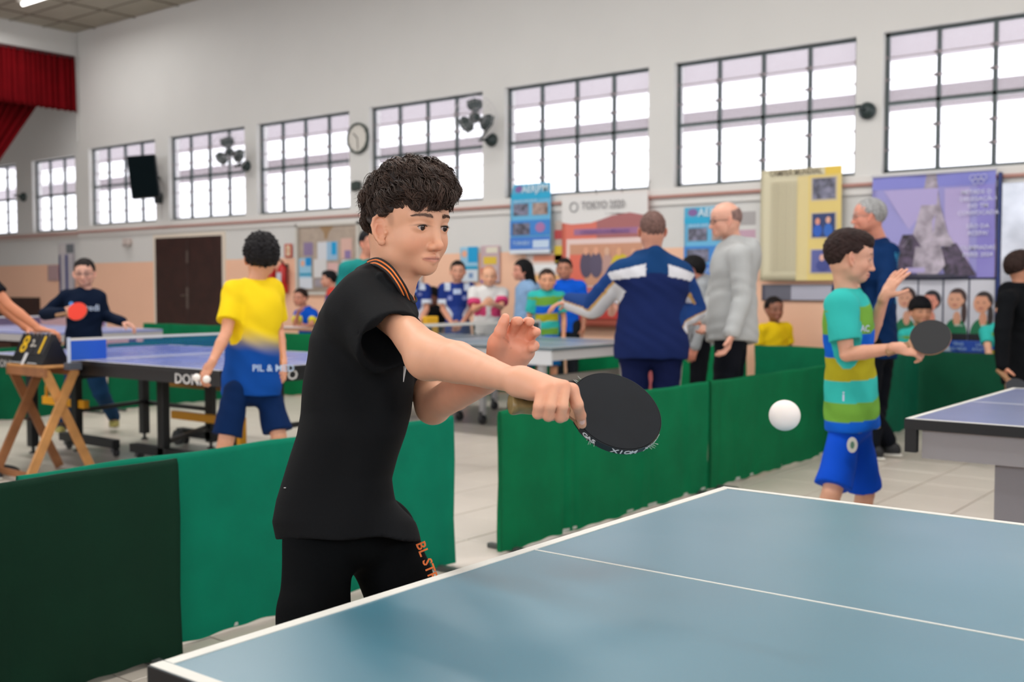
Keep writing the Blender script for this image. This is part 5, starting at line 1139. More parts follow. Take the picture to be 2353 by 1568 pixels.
# eyes
eyeballs(K, Hd, unit(hf*.97+RT*.14+Zv*-.06))
for x in (-1, 1):
    mb = MB(); mb.tube([Hd.w(x*(.031+.0145*q), .0895-.0075*q*q-.002*(q if x*1 > 0 else q), .0042-.0050*q*q-.0008*q) for q in [i/6-1 for i in range(13)]], [.0005+.0007*math.sin(math.pi*i/12) for i in range(13)], 5)
    for i in range(12):
        q = i/6-.95; p = np.array([x*(.031+.0145*q), .0897-.0075*q*q, .0042-.005*q*q]); e = p+np.array([x*.0015*q, .0030, .0016]); mb.tube([Hd.w(*p), Hd.w(*((p+e)/2+np.array([0, .0006, -.0005]))), Hd.w(*e)], [.00035, .0003, .0001], 3)
    tag(mb.build('eyelashes', flat(24, 16, 14), K), kind='stuff')
    from mathutils.kdtree import KDTree
    sel = HV[(HV[:, 1] > .04) & (HV[:, 2] > 0) & (HV[:, 2] < .05)]; kb = KDTree(len(sel))
    for i_, v_ in enumerate(sel): kb.insert((v_[0], 0, v_[2]), i_)
    kb.balance(); mb = MB(); rnd = random.Random(5+x)
    for i in range(230):
        q = rnd.random(); px_ = .0125+.036*q; zb = .022+.0035*math.sin((px_-.012)/.038*2.8)+rnd.gauss(0, .0017)*(1.05-.6*q)
        _, ix, _ = kb.find((x*px_, 0, zb)); p = np.array([x*px_, sel[ix][1]+.0002, zb]); e0 = np.array([x*(px_+.0042+.002*q), 0, zb+.0024*(1-1.7*q)]); _, ix, _ = kb.find(tuple(e0)); e0[1] = sel[ix][1]+.0009
        mb.tube([Hd.w(*p), Hd.w(*((p+e0)/2+np.array([0, .0005, 0]))), Hd.w(*e0)], [.0004, .00034, .00012], 3)
    tag(mb.build('eyebrow', flat(98, 70, 56), K), kind='stuff')
# hair: volume plus strands
hc = np.array([0, -.010, .036])
D = Sdf(); S = HS
ln_y = np.array([-.14, -.07, -.04, -.025, .0, .02, .035, .05, .06, .13])-hc[1]; ln_z = np.array([-.075, -.07, -.055, .0, .018, .022, .028, .040, .042, .044])-hc[2]
D.ell(Hd.w(*hc), vec((.085, .101, .094))*S, HB, .004, cut=lambda x, y, z: np.interp(y/S, ln_y, ln_z)*S-z)
D.ell(Hd.w(0, .062, .075), vec((.070, .042, .034))*S, HB, .02*S); D.ell(Hd.w(.0, .02, .112), vec((.066, .07, .026))*S, HB, .02*S)
o_ = Hd.o
def hw(X, Y, Z):
    a, b, c_ = (X-o_[0])*110, (Y-o_[1])*110, (Z-o_[2])*110
    return .005*np.sin(a*.6+2*np.sin(c_*.5))*np.sin(b*.7+1)*np.sin(c_*.6+1)+.003*np.sin(a+2*np.sin(c_*.8))*np.sin(b*1.1+1)*np.sin(c_+np.sin(b)*1.5)+.0018*np.sin(a*2.3+b)*np.sin(c_*2.1-b)
V, Fq = D.verts(.0024, post=hw); c = np.tile(lin(46, 37, 34), (len(V), 1))*(1+.3*noise3(V, 260)[:, None])
from mathutils.kdtree import KDTree
VN = (V-Hd.o)@HB/S                                  # hair volume in head units
sub = np.arange(0, len(V), 2); kd = KDTree(len(sub))
for i_, v_ in enumerate(VN[sub]): kd.insert(v_, i_)
kd.balance()
Fc = np.cross(V[Fq[:, 1]]-V[Fq[:, 0]], V[Fq[:, 3]]-V[Fq[:, 0]]); Nv = np.zeros_like(V)
for k in range(4): np.add.at(Nv, Fq[:, k], Fc)
Nv = Nv@HB; Nv /= np.linalg.norm(Nv, axis=1)[:, None]+1e-12; Ns = Nv[sub]
if ((VN[sub]-hc)*Ns).sum() < 0: Ns = -Ns
rs = np.random.RandomState(4); VV = [V]; FF = [Fq]; CC = [c]; off = len(V); crown = np.array([0.012, -.045, .14])
def near(q_): co, ix, ds = kd.find(q_); return np.array(co), Ns[ix]
def flow(q_, n_):
    a = q_-crown; a = a/(np.linalg.norm(a)+1e-6); sw = np.array([math.sin(q_[1]*60+q_[2]*40), math.sin(q_[0]*55+q_[2]*45+1), 0])*.55
    d_ = a+sw+np.array([0, .25 if q_[1] > -.02 and q_[2] > .06 else 0, -.35 if q_[2] < .09 else 0]); d_ = d_-n_*(d_@n_); return d_/(np.linalg.norm(d_)+1e-6)
SEG = 10
def strand(root, n0, L_, curl, wl, ph, lift, tip, r0, tone, jit):
    global off
    q_ = root.copy(); n_ = n0; pts = []; st = L_/(SEG-1); t_ = flow(q_, n_)
    for i in range(SEG):
        f = i/(SEG-1); co, nn_ = near(q_); n_ = nn_ if f < .8 else n_
        t2 = flow(q_, n_); t_ = unit(t_*.55+t2*.45); t_ = unit(t_-n_*(t_@n_))
        sd = np.cross(n_, t_); a_ = i*st*6.283/wl+ph
        h_ = lift*math.sin(min(1, f*1.15+.12)*2.6)+tip*f**3
        pts.append(co*.8+q_*.2+n_*(h_+.0012)+sd*curl*math.sin(a_)*(.3+f)+n_*curl*.6*math.cos(a_)*f+jit*(.4+f))
        q_ = (co if f < .75 else q_)+t_*st
    pts = np.array(pts); e = pts[-1]
    for e in pts[5:]:
        if (e[1] > .03 and e[2] < .024+.010*rs.rand()) or (e[1] > -.035 and e[2] < .010 and abs(e[0]) > .04): return False
    rr = r0*np.array([.8]+[1]*(SEG-4)+[.75, .45, .1]); W = pts*S@HB.T+Hd.o
    tt = np.gradient(W, axis=0); tt /= np.linalg.norm(tt, axis=1)[:, None]+1e-9; ref = HB@n0; A_ = np.cross(tt, ref); A_ /= np.linalg.norm(A_, axis=1)[:, None]+1e-9; B_ = np.cross(tt, A_)
    vs = np.stack([W+(A_*math.cos(k*2.0944)*1.7+B_*math.sin(k*2.0944))*rr[:, None] for k in range(3)], 1).reshape(-1, 3); VV.append(vs)
    ii = np.arange(SEG-1)[:, None]*3; FF.append(np.concatenate([np.stack([ii[:, 0]+k, ii[:, 0]+(k+1) % 3, ii[:, 0]+3+(k+1) % 3, ii[:, 0]+3+k], 1) for k in range(3)])+off); off += len(vs)
    CC.append(np.tile(lin(70, 54, 46)*tone, (len(vs), 1))); return True
locks = 0
while locks < 760:
    i_ = rs.randint(len(sub)); r_ = VN[sub][i_]
    if r_[2] > .06 and rs.rand() < .25: continue
    top = r_[2] > .07; L_ = rs.uniform(.034, .062)*(1 if top else .6); cu = rs.uniform(.002, .0065)*(1 if top else .5); wl = rs.uniform(.024, .045); ph = rs.rand()*6.28; li = rs.uniform(.001, .010)*(1 if top else .25); tp = rs.uniform(-.002, .014)*(1 if top or r_[1] > .06 else .1)
    tone = rs.uniform(.55, 1.45); ok = 0
    for k in range(15):
        rr_ = r_+rs.normal(size=3)*.0042; co, n_ = near(rr_)
        ok += strand(co, n_, L_*rs.uniform(.8, 1.1), cu*rs.uniform(.8, 1.2), wl*rs.uniform(.93, 1.07), ph+rs.normal()*.25, li*rs.uniform(.7, 1.2), tp*rs.uniform(.5, 1.3), rs.uniform(.00035, .0008), tone*rs.uniform(.8, 1.25), rs.normal(size=3)*.0011)
    locks += 1
for k in range(60):       # stray curls above the outline
    i_ = rs.randint(len(sub)); r_ = VN[sub][i_]
    if r_[2] < .08: continue
    strand(r_, Ns[i_], rs.uniform(.03, .05), .006, .022, rs.rand()*6, .012, .012, .0003, 1, np.zeros(3))
npmesh('hair', np.concatenate(VV), np.concatenate(FF), mat('dark_brown_hair', C(50, 40, 36), .48, attr='Col', spec=.35), K, np.concatenate(CC))
# the racket in the right hand
t = thing('racket', 'black table tennis racket with XIOM edge tape held by the main player', 'racket')
bc = Q(1413, 949, 1.775); he = Q(1196, 929, 1.725); ax = unit(bc-he); tl_ = math.radians(41)
upv = unit(Zv-ax*(Zv@ax)); nn = unit(-FW-ax*(-FW@ax)); upv = unit(nn*0+np.cross(nn, ax)); upv = upv if upv[2] > 0 else -upv
n2 = nn*math.cos(tl_)+upv*math.sin(tl_); u2 = np.cross(n2, ax); u2 = u2 if u2[2] > 0 else -u2
Mr = Matrix(((ax[0], u2[0], n2[0], bc[0]), (ax[1], u2[1], n2[1], bc[1]), (ax[2], u2[2], n2[2], bc[2]), (0, 0, 0, 1)))
def outline(rx, ry, throat):
    P_ = []
    for i in range(72):
        a = math.radians(-162+324*i/71); P_.append((rx*math.cos(a), ry*math.sin(a)))
    if throat: P_ += [(-rx-.008, ry*.18), (-rx-.03, .013), (-rx-.03, -.013), (-rx-.008, -ry*.18)]
    return P_
WOODP = mat('blade_wood', C(176, 130, 96), .5, noise=.15, nscale=40)
MB().prism(outline(.079, .0765, True), -.003, .003, Mr).build('blade', WOODP, t)
RUB = mat('rubber_black', C(16, 20, 26), .62, noise=.14, nscale=22, spec=.22); MB().prism(outline(.078, .0755, False), .0031, .0072, Mr).build('rubber', RUB, t, bevel=0); MB().prism(outline(.078, .0755, False), -.0072, -.0031, Mr).build('rubber', RUB, t)
mb = MB(); P_ = [( .0796*math.cos(math.radians(a)), .0771*math.sin(math.radians(a))) for a in range(-150, 151, 5)]; n = len(P_)
for (x, y) in P_:
    mb.v += [tuple(Mr @ Vector((x, y, -.0066))), tuple(Mr @ Vector((x, y, .0066)))]
for i in range(n-1): mb.f.append((2*i, 2*i+2, 2*i+3, 2*i+1))
o = mb.build('edge_tape', flat(34, 36, 40, .5), t); md = o.modifiers.new('t', 'SOLIDIFY'); md.thickness = .0006
def edge_text(body, a0, size, sp):
    for i, ch in enumerate(body):
        a = math.radians(a0+sp*i); p = Vector((.0806*math.cos(a), .0781*math.sin(a), 0)); tg = Vector((-math.sin(a), math.cos(a), 0)); 
        lettering(ch, size, flat(222, 222, 224), t, Mr @ frame(p, tg, (0, 0, 1)), name='edge_lettering', thick=.0003, squash=1.35)
edge_text('XIOM', -101, .0125, 8.0); edge_text('XIOM', -58, .0125, 8.0); edge_text('GAS', -140, .011, 6.0)
mb = MB(); rnd = random.Random(2)
for a0 in (-134, -131, -128, -52, -50, -48, -46, 128, 132, 136, 140):
    for k in range(2): a = math.radians(a0+rnd.uniform(-2, 2)); l = rnd.uniform(.004, .009); mb.tube([Mr @ Vector((.08*math.cos(a), .0775*math.sin(a), 0)), Mr @ Vector(((.08+l)*math.cos(a+.03), (.0775+l)*math.sin(a+.03), rnd.uniform(-.004, .004)))], .0003, 3)
tag(mb.build('frayed_tape_threads', flat(200, 206, 200), t), kind='stuff')
D = Sdf(); D.rbox((0, 0, 0), (.0505, .0145, .0115), None, .008, .004); D.ell((-.047, 0, 0), (.012, .0175, .0135), None, .012); D.plane((-.0505, 0, 0), (-1, 0, 0), .002)
V, Fq = D.verts(.0016); V = V+np.array([-.131, 0, 0]); V = V@np.array(Mr.to_3x3()).T+bc
npmesh('handle', V, Fq, mat('handle_olive_wood', C(140, 118, 74), .35, noise=.3, nscale=60), t)
MB().prism([(.0085*math.cos(a)*1.2, .005*math.sin(a)) for a in [i*6.283/20 for i in range(20)]], 0, .0015, Mr @ Matrix.Translation((-.16, .004, .0112))).build('handle_badge', flat(40, 34, 36, .3), t)
MB().prism([(.003, -.003), (.006, .003), (-.006, .003), (-.004, -.003)], 0, .001, Mr @ Matrix.Translation((-.16, .004, .0129))).build('badge_mark', flat(206, 200, 190, .3), t)
# ---------------------------------------------------------------- the other people
TEAL, GRN, BLU, OLV = lin(52, 178, 170), lin(110, 160, 60), lin(16, 92, 200), lin(168, 158, 34)
def striped(L):
    t = L['t']; c = np.tile(TEAL, (len(t), 1)); y = t+.10*L['x']+.006*np.sin(L['x']*30)
    for a, b, col in ((.68, .90, GRN), (.50, .68, BLU), (.31, .50, OLV), (.13, .31, TEAL), (-.02, .13, GRN), (-.115, -.02, BLU), (-.4, -.115, OLV)): c[(y >= a) & (y < b)] = col
    c[L['arm'] != 0] = TEAL; return c
# boy in the striped shirt at the right
sleeve = {}
t, J, Hd, s, ax = person('boy in teal, green, blue and olive striped shirt and blue shorts holding a racket', 1950, 4.72, 1.50, 62,
    pose=dict(pel=(1957, 950, 4.74), neck=(1946, 673, 4.70), head=(1952, 592, 4.68), shR=(1932, 702, 4.58), shL=(1960, 700, 4.86), elR=(1946, 815, 4.55), wrR=(2062, 800, 4.36), elL=(2000, 775, 4.88), wrL=(2033, 680, 4.78),
              hipR=(1944, 990, 4.71), hipL=(1966, 990, 4.80), knR=(1912, 1130, 4.62), knL=(1988, 1135, 4.85), anR=(1885, 1285, 4.72), anL=(1985, 1270, 4.98)), head_yaw=76, head_pitch=8, hs=.98,
    skin=(214, 160, 134), hair='fade', hcol=(44, 30, 28), top=('tee', striped), bottom=('shorts', lambda V, J, s: np.tile(lin(10, 74, 196), (len(V), 1))), shoes=(60, 80, 160), vh=.007, specs=.0055, fine=.003, hair_amp=.0025, sleeve_r=1.12,
    hands={'R': dict(f=RT*.9-FW*.25-Zv*.12, n=Zv*-.6+FW*.8, curl=.75, th=RT*.9-Zv*.25), 'L': dict(f=Zv*.85+RT*.5, n=RT*.6+FW*.4, curl=.18)}, hemd=.075, wid=1.08)
kb = t; eyeballs(t, Hd, face_dir(74, 0))
Mf = frame(Q(1958, 1023, 4.55), RT, Zv); pts = [(.022*math.cos(a), .033*math.sin(a)) for a in [i*6.283/20 for i in range(20)]]; MB().prism(pts, 0, .003, Mf).build('shorts_badge', flat(206, 206, 200), t); MB().prism([(.009*math.cos(a), .016*math.sin(a)) for a in [i*6.283/12 for i in range(12)]], .003, .004, Mf).build('badge_figure', flat(90, 130, 110), t)
lettering('AC', .04, flat(190, 200, 220), t, frame(Q(1988, 756, 4.585), RT*.8+FW*.5, Zv)); lettering('i', .06, flat(200, 196, 226), t, frame(Q(1938, 912, 4.57), RT, Zv))
def racket(label, c, handle_to, n, col, edge=(30, 30, 34), rx=.079, ry=.0755, parent=None):
    t = thing('racket', label, 'racket'); c = vec(c); ax = unit(c-vec(handle_to)); n = unit(vec(n)-ax*(vec(n)@ax)); u = np.cross(n, ax)
    M_ = Matrix(((ax[0], u[0], n[0], c[0]), (ax[1], u[1], n[1], c[1]), (ax[2], u[2], n[2], c[2]), (0, 0, 0, 1)))
    MB().prism(outline(rx, ry, True), -.003, .003, M_).build('blade', WOODP, t); MB().prism(outline(rx-.001, ry-.001, False), .0031, .007, M_).build('rubber', flat(*col, .6), t); MB().prism(outline(rx-.001, ry-.001, False), -.007, -.0031, M_).build('rubber', flat(*edge, .6), t)
    MB().box(-.18, -.014, -.011, -.085, .014, .011, M_).build('handle', flat(150, 110, 76, .5), t, bevel=.004); return t
racket('black racket held level by the boy in the striped shirt', Q(2138, 776, 4.33), Q(2062, 803, 4.36), -FW+Zv*.62, (16, 18, 22))
# boy in yellow and blue, from behind
def yb(L):
    t, x = L['t'], L['x']; k = np.clip((t+.25*x-.30)/.26+.12*np.sin(x*40+t*30)*.3, 0, 1); k = k*k*(3-2*k); c = lin(14, 70, 150)*(1-k[:, None])+lin(240, 206, 30)*k[:, None]
    c[L['arm'] != 0] = lin(242, 208, 28); return c
def ysh(V, J, s): c = np.tile(lin(6, 34, 76), (len(V), 1)); return c
t, J, Hd, s, ax = person('boy seen from behind in yellow shirt fading to blue, dark blue shorts, holding balls', 590, 5.9, 1.52, 168,
    pose=dict(pel=(578, 880, 5.88), neck=(584, 650, 5.9), head=(601, 592, 5.9), shL=(538, 672, 5.85), shR=(625, 668, 5.95), elL=(520, 765, 5.75), wrL=(486, 836, 5.65), elR=(640, 760, 6.1), wrR=(650, 830, 5.95), hipL=(543, 900, 5.8), hipR=(616, 900, 5.9),
              knL=(520, 1010, 5.75), knR=(640, 1000, 5.85), anL=(500, 1135, 5.95), anR=(672, 1125, 6.1)), head_yaw=-160, hs=1.0, skin=(216, 156, 126), hair='curly', hcol=(26, 24, 26), top=('tee', yb), bottom=('shorts', ysh), shoes=(80, 80, 90), vh=.008, fine=.004,
    hands={'L': dict(f=-Zv*.75-RT*.45, n=RT*.5+FW*.6, curl=.45)}, hemd=.08, wid=1.14)
lettering('PIL & MED', .05, flat(180, 200, 226), t, frame(Q(628, 847, 5.72), RT, Zv))
for k, (x, y) in enumerate(((452, 868), (475, 872))):
    bm = bmesh.new(); bmesh.ops.create_uvsphere(bm, u_segments=20, v_segments=12, radius=.02, matrix=Matrix.Translation(Q(x, y, 5.56-.02*k))); me = bpy.data.meshes.new('ball'); bm.to_mesh(me); bm.free()
    tag(link('table_tennis_ball', me, M_ball, None, True), ('left' if k == 0 else 'right')+' one of two white balls in the hand of the boy in yellow', 'ball')
# boy in glasses with the red racket
t, J, Hd, s, ax = person('boy in glasses and navy sweater playing with a red racket', 200, 9.0, 1.56, 20,
    pose=dict(pel=(190, 815, 9.0), neck=(198, 667, 9.0), head=(194, 628, 8.97), shR=(152, 682, 8.98), shL=(228, 684, 9.05), elR=(105, 722, 9.0), wrR=(142, 718, 8.75), elL=(240, 725, 9.1), wrL=(282, 740, 8.9), hipR=(172, 835, 9.0), hipL=(212, 835, 9.0), knR=(165, 900, 9.0), knL=(232, 905, 9.0), anR=(140, 985, 9.2), anL=(262, 962, 9.3)),
    head_yaw=14, head_pitch=5, skin=(212, 160, 138), hair='short', hcol=(26, 20, 20), top=('sweater', (8, 22, 44)), bottom=('pants', (22, 56, 90)), shoes=(150, 140, 70), vh=.010, fine=.004,
    hands={'R': dict(f=RT*.9-Zv*.2, n=FW, curl=.9), 'L': dict(f=RT*.9-Zv*.3, n=-Zv, curl=.5)})
glasses(t, Hd, (90, 80, 84), .0016)
lettering('redi', .075, flat(176, 190, 210), t, frame(Q(212, 708, 8.84), RT, Zv)); MB().prism([(.02*math.cos(a), .02*math.sin(a)) for a in [i*6.283/12 for i in range(12)]], 0, .003, frame(Q(164, 699, 8.84), RT, Zv)).build('shirt_mark', flat(90, 150, 220), t)
racket('red racket held across the chest by the boy in glasses', Q(178, 716, 8.66), Q(136, 724, 8.66), -FW+Zv*.35, (226, 50, 24))
# scorekeeper reaching in from the left edge
t, J, Hd, s, ax = person('scorekeeper cut off by the left edge reaching bare arms over the flip scoreboard', -70, 7.3, 1.65, 90,
    pose=dict(pel=(-110, 850, 7.2), neck=(-75, 560, 7.2), head=(-45, 520, 7.2), shR=(-55, 615, 7.1), shL=(-50, 600, 7.4), elR=(20, 702, 7.1), wrR=(92, 758, 7.12), elL=(-5, 700, 7.4), wrL=(62, 755, 7.35), anL=(-20, 1065, 7.1), anR=(-60, 1095, 6.9)), skin=(198, 128, 92), hair='short', hcol=(24, 18, 22), top=('tee', (14, 16, 22)), bottom=('pants', (16, 18, 24)), shoes=(16, 18, 24), vh=.012,
    hands={'R': dict(f=RT*.95-Zv*.1, n=-Zv, curl=.5), 'L': dict(f=RT*.9-Zv*.35, n=-Zv, curl=.5)})
# man in the navy and white jacket, back to us
def jack(L):
    n = len(L['t']); c = np.tile(lin(22, 36, 84), (n, 1)); t, x, arm, al = L['t'], L['x'], L['arm'], L['al']
    yoke = (arm == 0) & (t > .80-.16*np.abs(x)) ; c[yoke] = lin(18, 58, 106); c[arm != 0] = lin(26, 58, 116)
    ax_ = np.abs(x)-.07; w_ = (arm == 0) & (t > .76-.25*ax_) & (t < .90-.45*ax_) & (ax_ > 0) & (L['y'] < .02); c[w_] = lin(206, 206, 212)
    st = (arm != 0) & (np.abs(L['an']+.01) < .03); c[st] = lin(208, 208, 214)
    e = (arm != 0) & (np.abs(np.abs(L['an']+.01)-.033) < .004); c[e] = lin(190, 150, 90)
    return c
t, J, Hd, s, ax = person('man from behind in navy hooded jacket with white shoulder stripes, one arm pointing', 1495, 6.75, 1.72, 184,
    pose=dict(pel=(1497, 792, 6.75), neck=(1500, 590, 6.75), head=(1499, 530, 6.72), shL=(1428, 630, 6.7), shR=(1562, 632, 6.8), elL=(1362, 706, 6.85), wrL=(1312, 694, 7.05), elR=(1596, 712, 6.9), wrR=(1562, 735, 6.75), hipL=(1455, 815, 6.75), hipR=(1535, 815, 6.75), knL=(1464, 965, 6.75), knR=(1524, 965, 6.75), stripe_n=Zv*.8-FW*.6),
    skin=(204, 146, 124), hair='buzz', hcol=(110, 84, 78), top=('jacket', jack), bottom=('pants', (18, 26, 66)), vh=.009, fine=.004, hs=1.0, wid=1.26,
    hands={'L': dict(f=-RT*.95-Zv*.15, n=-Zv, curl=.35), 'R': dict(f=RT*-.6-Zv*.5, n=FW, curl=.6)}, hemd=.09)
for x in (-1, 1): a = J['hip'+('R' if x > 0 else 'L')]; b = J['kn'+('R' if x > 0 else 'L')]; o = RT*x*.088-FW*.02; MB().tube([a+o, b+o*.95], .005).build('trouser_piping', flat(150, 140, 136), t)
# bald man in the grey hoodie
t, J, Hd, s, ax = person('bald man with glasses in pale grey hoodie and black trousers, seen from the side', 1690, 7.1, 1.80, -110,
    pose=dict(pel=(1682, 758, 7.1), neck=(1688, 560, 7.15), head=(1668, 507, 7.1), shL=(1700, 588, 6.92), shR=(1672, 585, 7.3), elL=(1706, 690, 6.88), wrL=(1680, 768, 6.8), elR=(1640, 690, 7.35), wrR=(1625, 740, 7.2)), head_yaw=-82, head_pitch=4, skin=(214, 160, 138), hair='bald', hcol=(130, 104, 98),
    top=('hoodie', (172, 174, 174)), bottom=('pants', (16, 18, 26)), vh=.009, fine=.004, hs=1.03, belly=1.18, hands={'L': dict(f=-Zv*.9-RT*.2, n=-RT, curl=.45)}, hemd=.08)
glasses(t, Hd, (70, 60, 60), .002); MB().lathe([(.034, -.012), (.034, .012)], 16, Matrix.Translation(Q(1686, 763, 6.81))).build('watch_strap', flat(16, 16, 18), t)
# grey-haired man
def gm(L):
    c = np.tile(lin(8, 42, 86), (len(L['t']), 1)); m = (L['t'] > .38) & (L['t'] < .85) & (L['x'] > -.09) & (L['x'] < .06) & (L['y'] < 0) & (L['arm'] == 0) & (np.sin(L['t']*230)+np.sin(L['x']*300+L['t']*90) > .3); c[m] = lin(60, 150, 190); return c
t, J, Hd, s, ax = person('grey-haired man in dark blue sweatshirt with light print behind the striped boy', 2018, 7.85, 1.86, -130,
    pose=dict(pel=(2015, 790, 7.85), neck=(2018, 548, 7.85), head=(1996, 498, 7.8), shL=(2042, 580, 7.75), shR=(1975, 575, 8.0), elL=(2035, 690, 7.6), wrL=(1990, 760, 7.5), elR=(1930, 665, 8.0), wrR=(1950, 640, 7.8), anL=(2040, 1020, 7.9), anR=(2000, 1030, 7.75)), head_yaw=-98, skin=(208, 140, 118), hair='grey', hcol=(150, 150, 150),
    top=('sweater', gm), bottom=('pants', (10, 14, 22)), shoes=(14, 16, 22), vh=.010, fine=.004, hs=1.08)
glasses(t, Hd, (120, 120, 120), .0015)
# kid dressed in black at the right edge
t, J, Hd, s, ax = person('kid with brown bobbed hair in black hooded top and trousers at the right edge', 2350, 7.4, 1.50, 80,
    pose=dict(pel=(2345, 855, 7.4), neck=(2345, 660, 7.4), head=(2349, 618, 7.4), elR=(2303, 760, 7.2), wrR=(2303, 842, 7.15), shR=(2315, 690, 7.25), anR=(2300, 1045, 7.55), anL=(2340, 1065, 7.4)), skin=(206, 146, 118), hair='bowl', hcol=(44, 30, 26), top=('hoodie', (10, 12, 16)), bottom=('pants', (10, 12, 16)), shoes=(20, 22, 30), vh=.011, fine=.004, hands={'R': dict(f=-Zv*.9+RT*.25, n=RT, curl=.3)})
racket('black racket hanging from the hand of the kid dressed in black', Q(2338, 893, 7.05), Q(2305, 862, 7.12), -FW*.7+Zv*.5, (30, 34, 42))
# seated boys behind the barriers
person('seated boy in yellow jersey behind the green barrier under the yellow banner', 1780, 11.1, 1.45, 12, pose=dict(neck=(1780, 745, 11.1), head=(1779, 712, 11.08), pel=(1780, 850, 11.15)), skin=(150, 98, 76), hair='short', hcol=(26, 20, 20), top=('tee', (232, 196, 24)), bottom=('shorts', (20, 20, 30)), seated=True, vh=.012, hs=1.08, fine=.005)
t, J, Hd, s, ax = person('seated boy with black fringe in turquoise shirt in front of the portraits', 2112, 10.1, 1.5, 0, pose=dict(neck=(2114, 757, 10.1), head=(2115, 716, 10.08), pel=(2114, 868, 10.15)), skin=(196, 142, 112), hair='bowl', hcol=(14, 14, 18), top=('tee', striped), bottom=('shorts', (20, 70, 180)), seated=True, vh=.012, hs=1.12, fine=.005)
person('person in turquoise striped shirt half hidden behind the kid dressed in black', 2292, 9.7, 1.45, 0, pose=dict(neck=(2300, 750, 9.7), head=(2312, 712, 9.7), pel=(2300, 850, 9.75), elR=(2270, 800, 9.6), wrR=(2276, 835, 9.55)), skin=(216, 168, 140), hair='short', hcol=(30, 22, 20), top=('tee', striped), bottom=('shorts', (20, 70, 180)), seated=True, vh=.012, hs=1.0, fine=.005)
t2 = person('boy in bright blue shirt seated at the brown desk', 700, 13.6, 1.5, -25, pose=dict(neck=(701, 709, 13.6), head=(690, 685, 13.55), pel=(712, 790, 13.7), shL=(721, 722, 13.6), shR=(686, 722, 13.7), elR=(678, 745, 13.4), wrR=(684, 722, 13.3), elL=(715, 748, 13.4), wrL=(700, 750, 13.3)), skin=(196, 136, 112), hair='short', hcol=(40, 28, 24), top=('tee', lambda L: np.where((L['al'] > .5)[:, None], lin(220, 210, 40), lin(12, 80, 190))), bottom=('shorts', (20, 30, 60)), seated=True, vh=.013, fine=.005, hs=1.0)
# spectators behind the grey-blue table
person('black-haired boy in red and purple shirt looking left before the notice board', 762, 14.3, 1.5, -80, pose=dict(neck=(765, 668, 14.3), head=(756, 643, 14.3)), skin=(206, 150, 126), hair='fade', hcol=(18, 18, 22), top=('tee', lambda L: np.where((L['t'] > .82)[:, None], lin(200, 70, 60), lin(90, 70, 130))), bottom=('shorts', (30, 40, 90)), vh=.013, fine=.005)
person('dark-haired person in teal shirt whose head shows just behind the main player', 848, 8.6, 1.68, 35, pose=dict(neck=(838, 602, 8.6), head=(852, 560, 8.6)), skin=(206, 140, 112), hair='short', hcol=(20, 20, 24), top=('tee', (30, 126, 122)), bottom=('pants', (30, 34, 50)), vh=.012, fine=.005)
def navy(L):
    c = np.tile(lin(30, 52, 124), (len(L['t']), 1)); t, x = L['t'], L['x']; c[(L['arm'] == 0) & (t < .55)] = lin(46, 68, 140)
    c[(np.abs(np.abs(x)-.12) < .035) & (t > .86) & (L['y'] > -.02)] = lin(190, 200, 216); c[(np.abs(x) < .05) & (np.abs(t-.84) < .05) & (L['y'] > 0)] = lin(176, 190, 216); c[(np.abs(np.abs(x)-.09) < .025) & (np.abs(t-.72) < .04) & (L['y'] > 0)] = lin(130, 140, 190)
    c[(L['arm'] != 0) & (L['al'] > .52)] = lin(206, 214, 226); return c
person('boy in navy jersey with white cuffs standing front-on beneath the small posters', 1052, 12.2, 1.56, 4, pose=dict(neck=(1050, 653, 12.2), head=(1052, 624, 12.15), pel=(1052, 770, 12.2), elR=(1018, 712, 12.2), elL=(1086, 712, 12.2), wrR=(1040, 745, 11.9), wrL=(1058, 747, 11.9)), skin=(206, 150, 124), hair='short', hcol=(28, 22, 20), top=('tee', navy), bottom=('shorts', (20, 60, 160)), vh=.012, fine=.005, sleeve_r=1.15)
person('player in navy jersey with white cuff mostly hidden behind the chin of the main player', 946, 12.2, 1.62, 8, pose=dict(neck=(946, 655, 12.2), head=(946, 622, 12.15), elL=(980, 712, 12.2), wrL=(962, 745, 12.0)), skin=(206, 150, 124), hair='short', hcol=(30, 24, 22), top=('tee', navy), bottom=('shorts', (20, 60, 160)), vh=.013, fine=.006, sleeve_r=1.15)
person('dark-haired child in black and yellow sitting low between the two navy jerseys', 995, 12.6, 1.25, -40, pose=dict(neck=(998, 708, 12.6), head=(993, 686, 12.6), pel=(1000, 775, 12.6)), skin=(140, 92, 76), hair='curly', hcol=(14, 14, 16), top=('tee', lambda L: np.where((L['x'] > .09)[:, None], lin(220, 160, 20), lin(18, 18, 20))), bottom=('shorts', (20, 20, 24)), seated=True, vh=.013, fine=.006)
def wp(L):
    c = np.tile(lin(214, 212, 210), (len(L['t']), 1)); t = L['t']; c[(t > .28+.1*L['x']) & (t < .52-.35*L['x']*0+.1*np.abs(L['x'])) & (np.abs(L['x']) > .03)] = lin(206, 70, 116); c[(L['arm'] != 0) & (L['al'] > .45)] = lin(206, 70, 116); return c
person('person with light brown hair in white shirt with pink bands across the chest', 1120, 11.9, 1.50, 5, pose=dict(neck=(1122, 664, 11.9), head=(1124, 636, 11.85), elR=(1090, 712, 11.8), wrR=(1110, 700, 11.6), elL=(1152, 706, 11.8), wrL=(1136, 700, 11.6)), skin=(222, 168, 136), hair='tied', hcol=(196, 142, 106), top=('tee', wp), bottom=('pants', (14, 50, 46)), vh=.012, fine=.005, sleeve_r=1.2, wid=1.1)
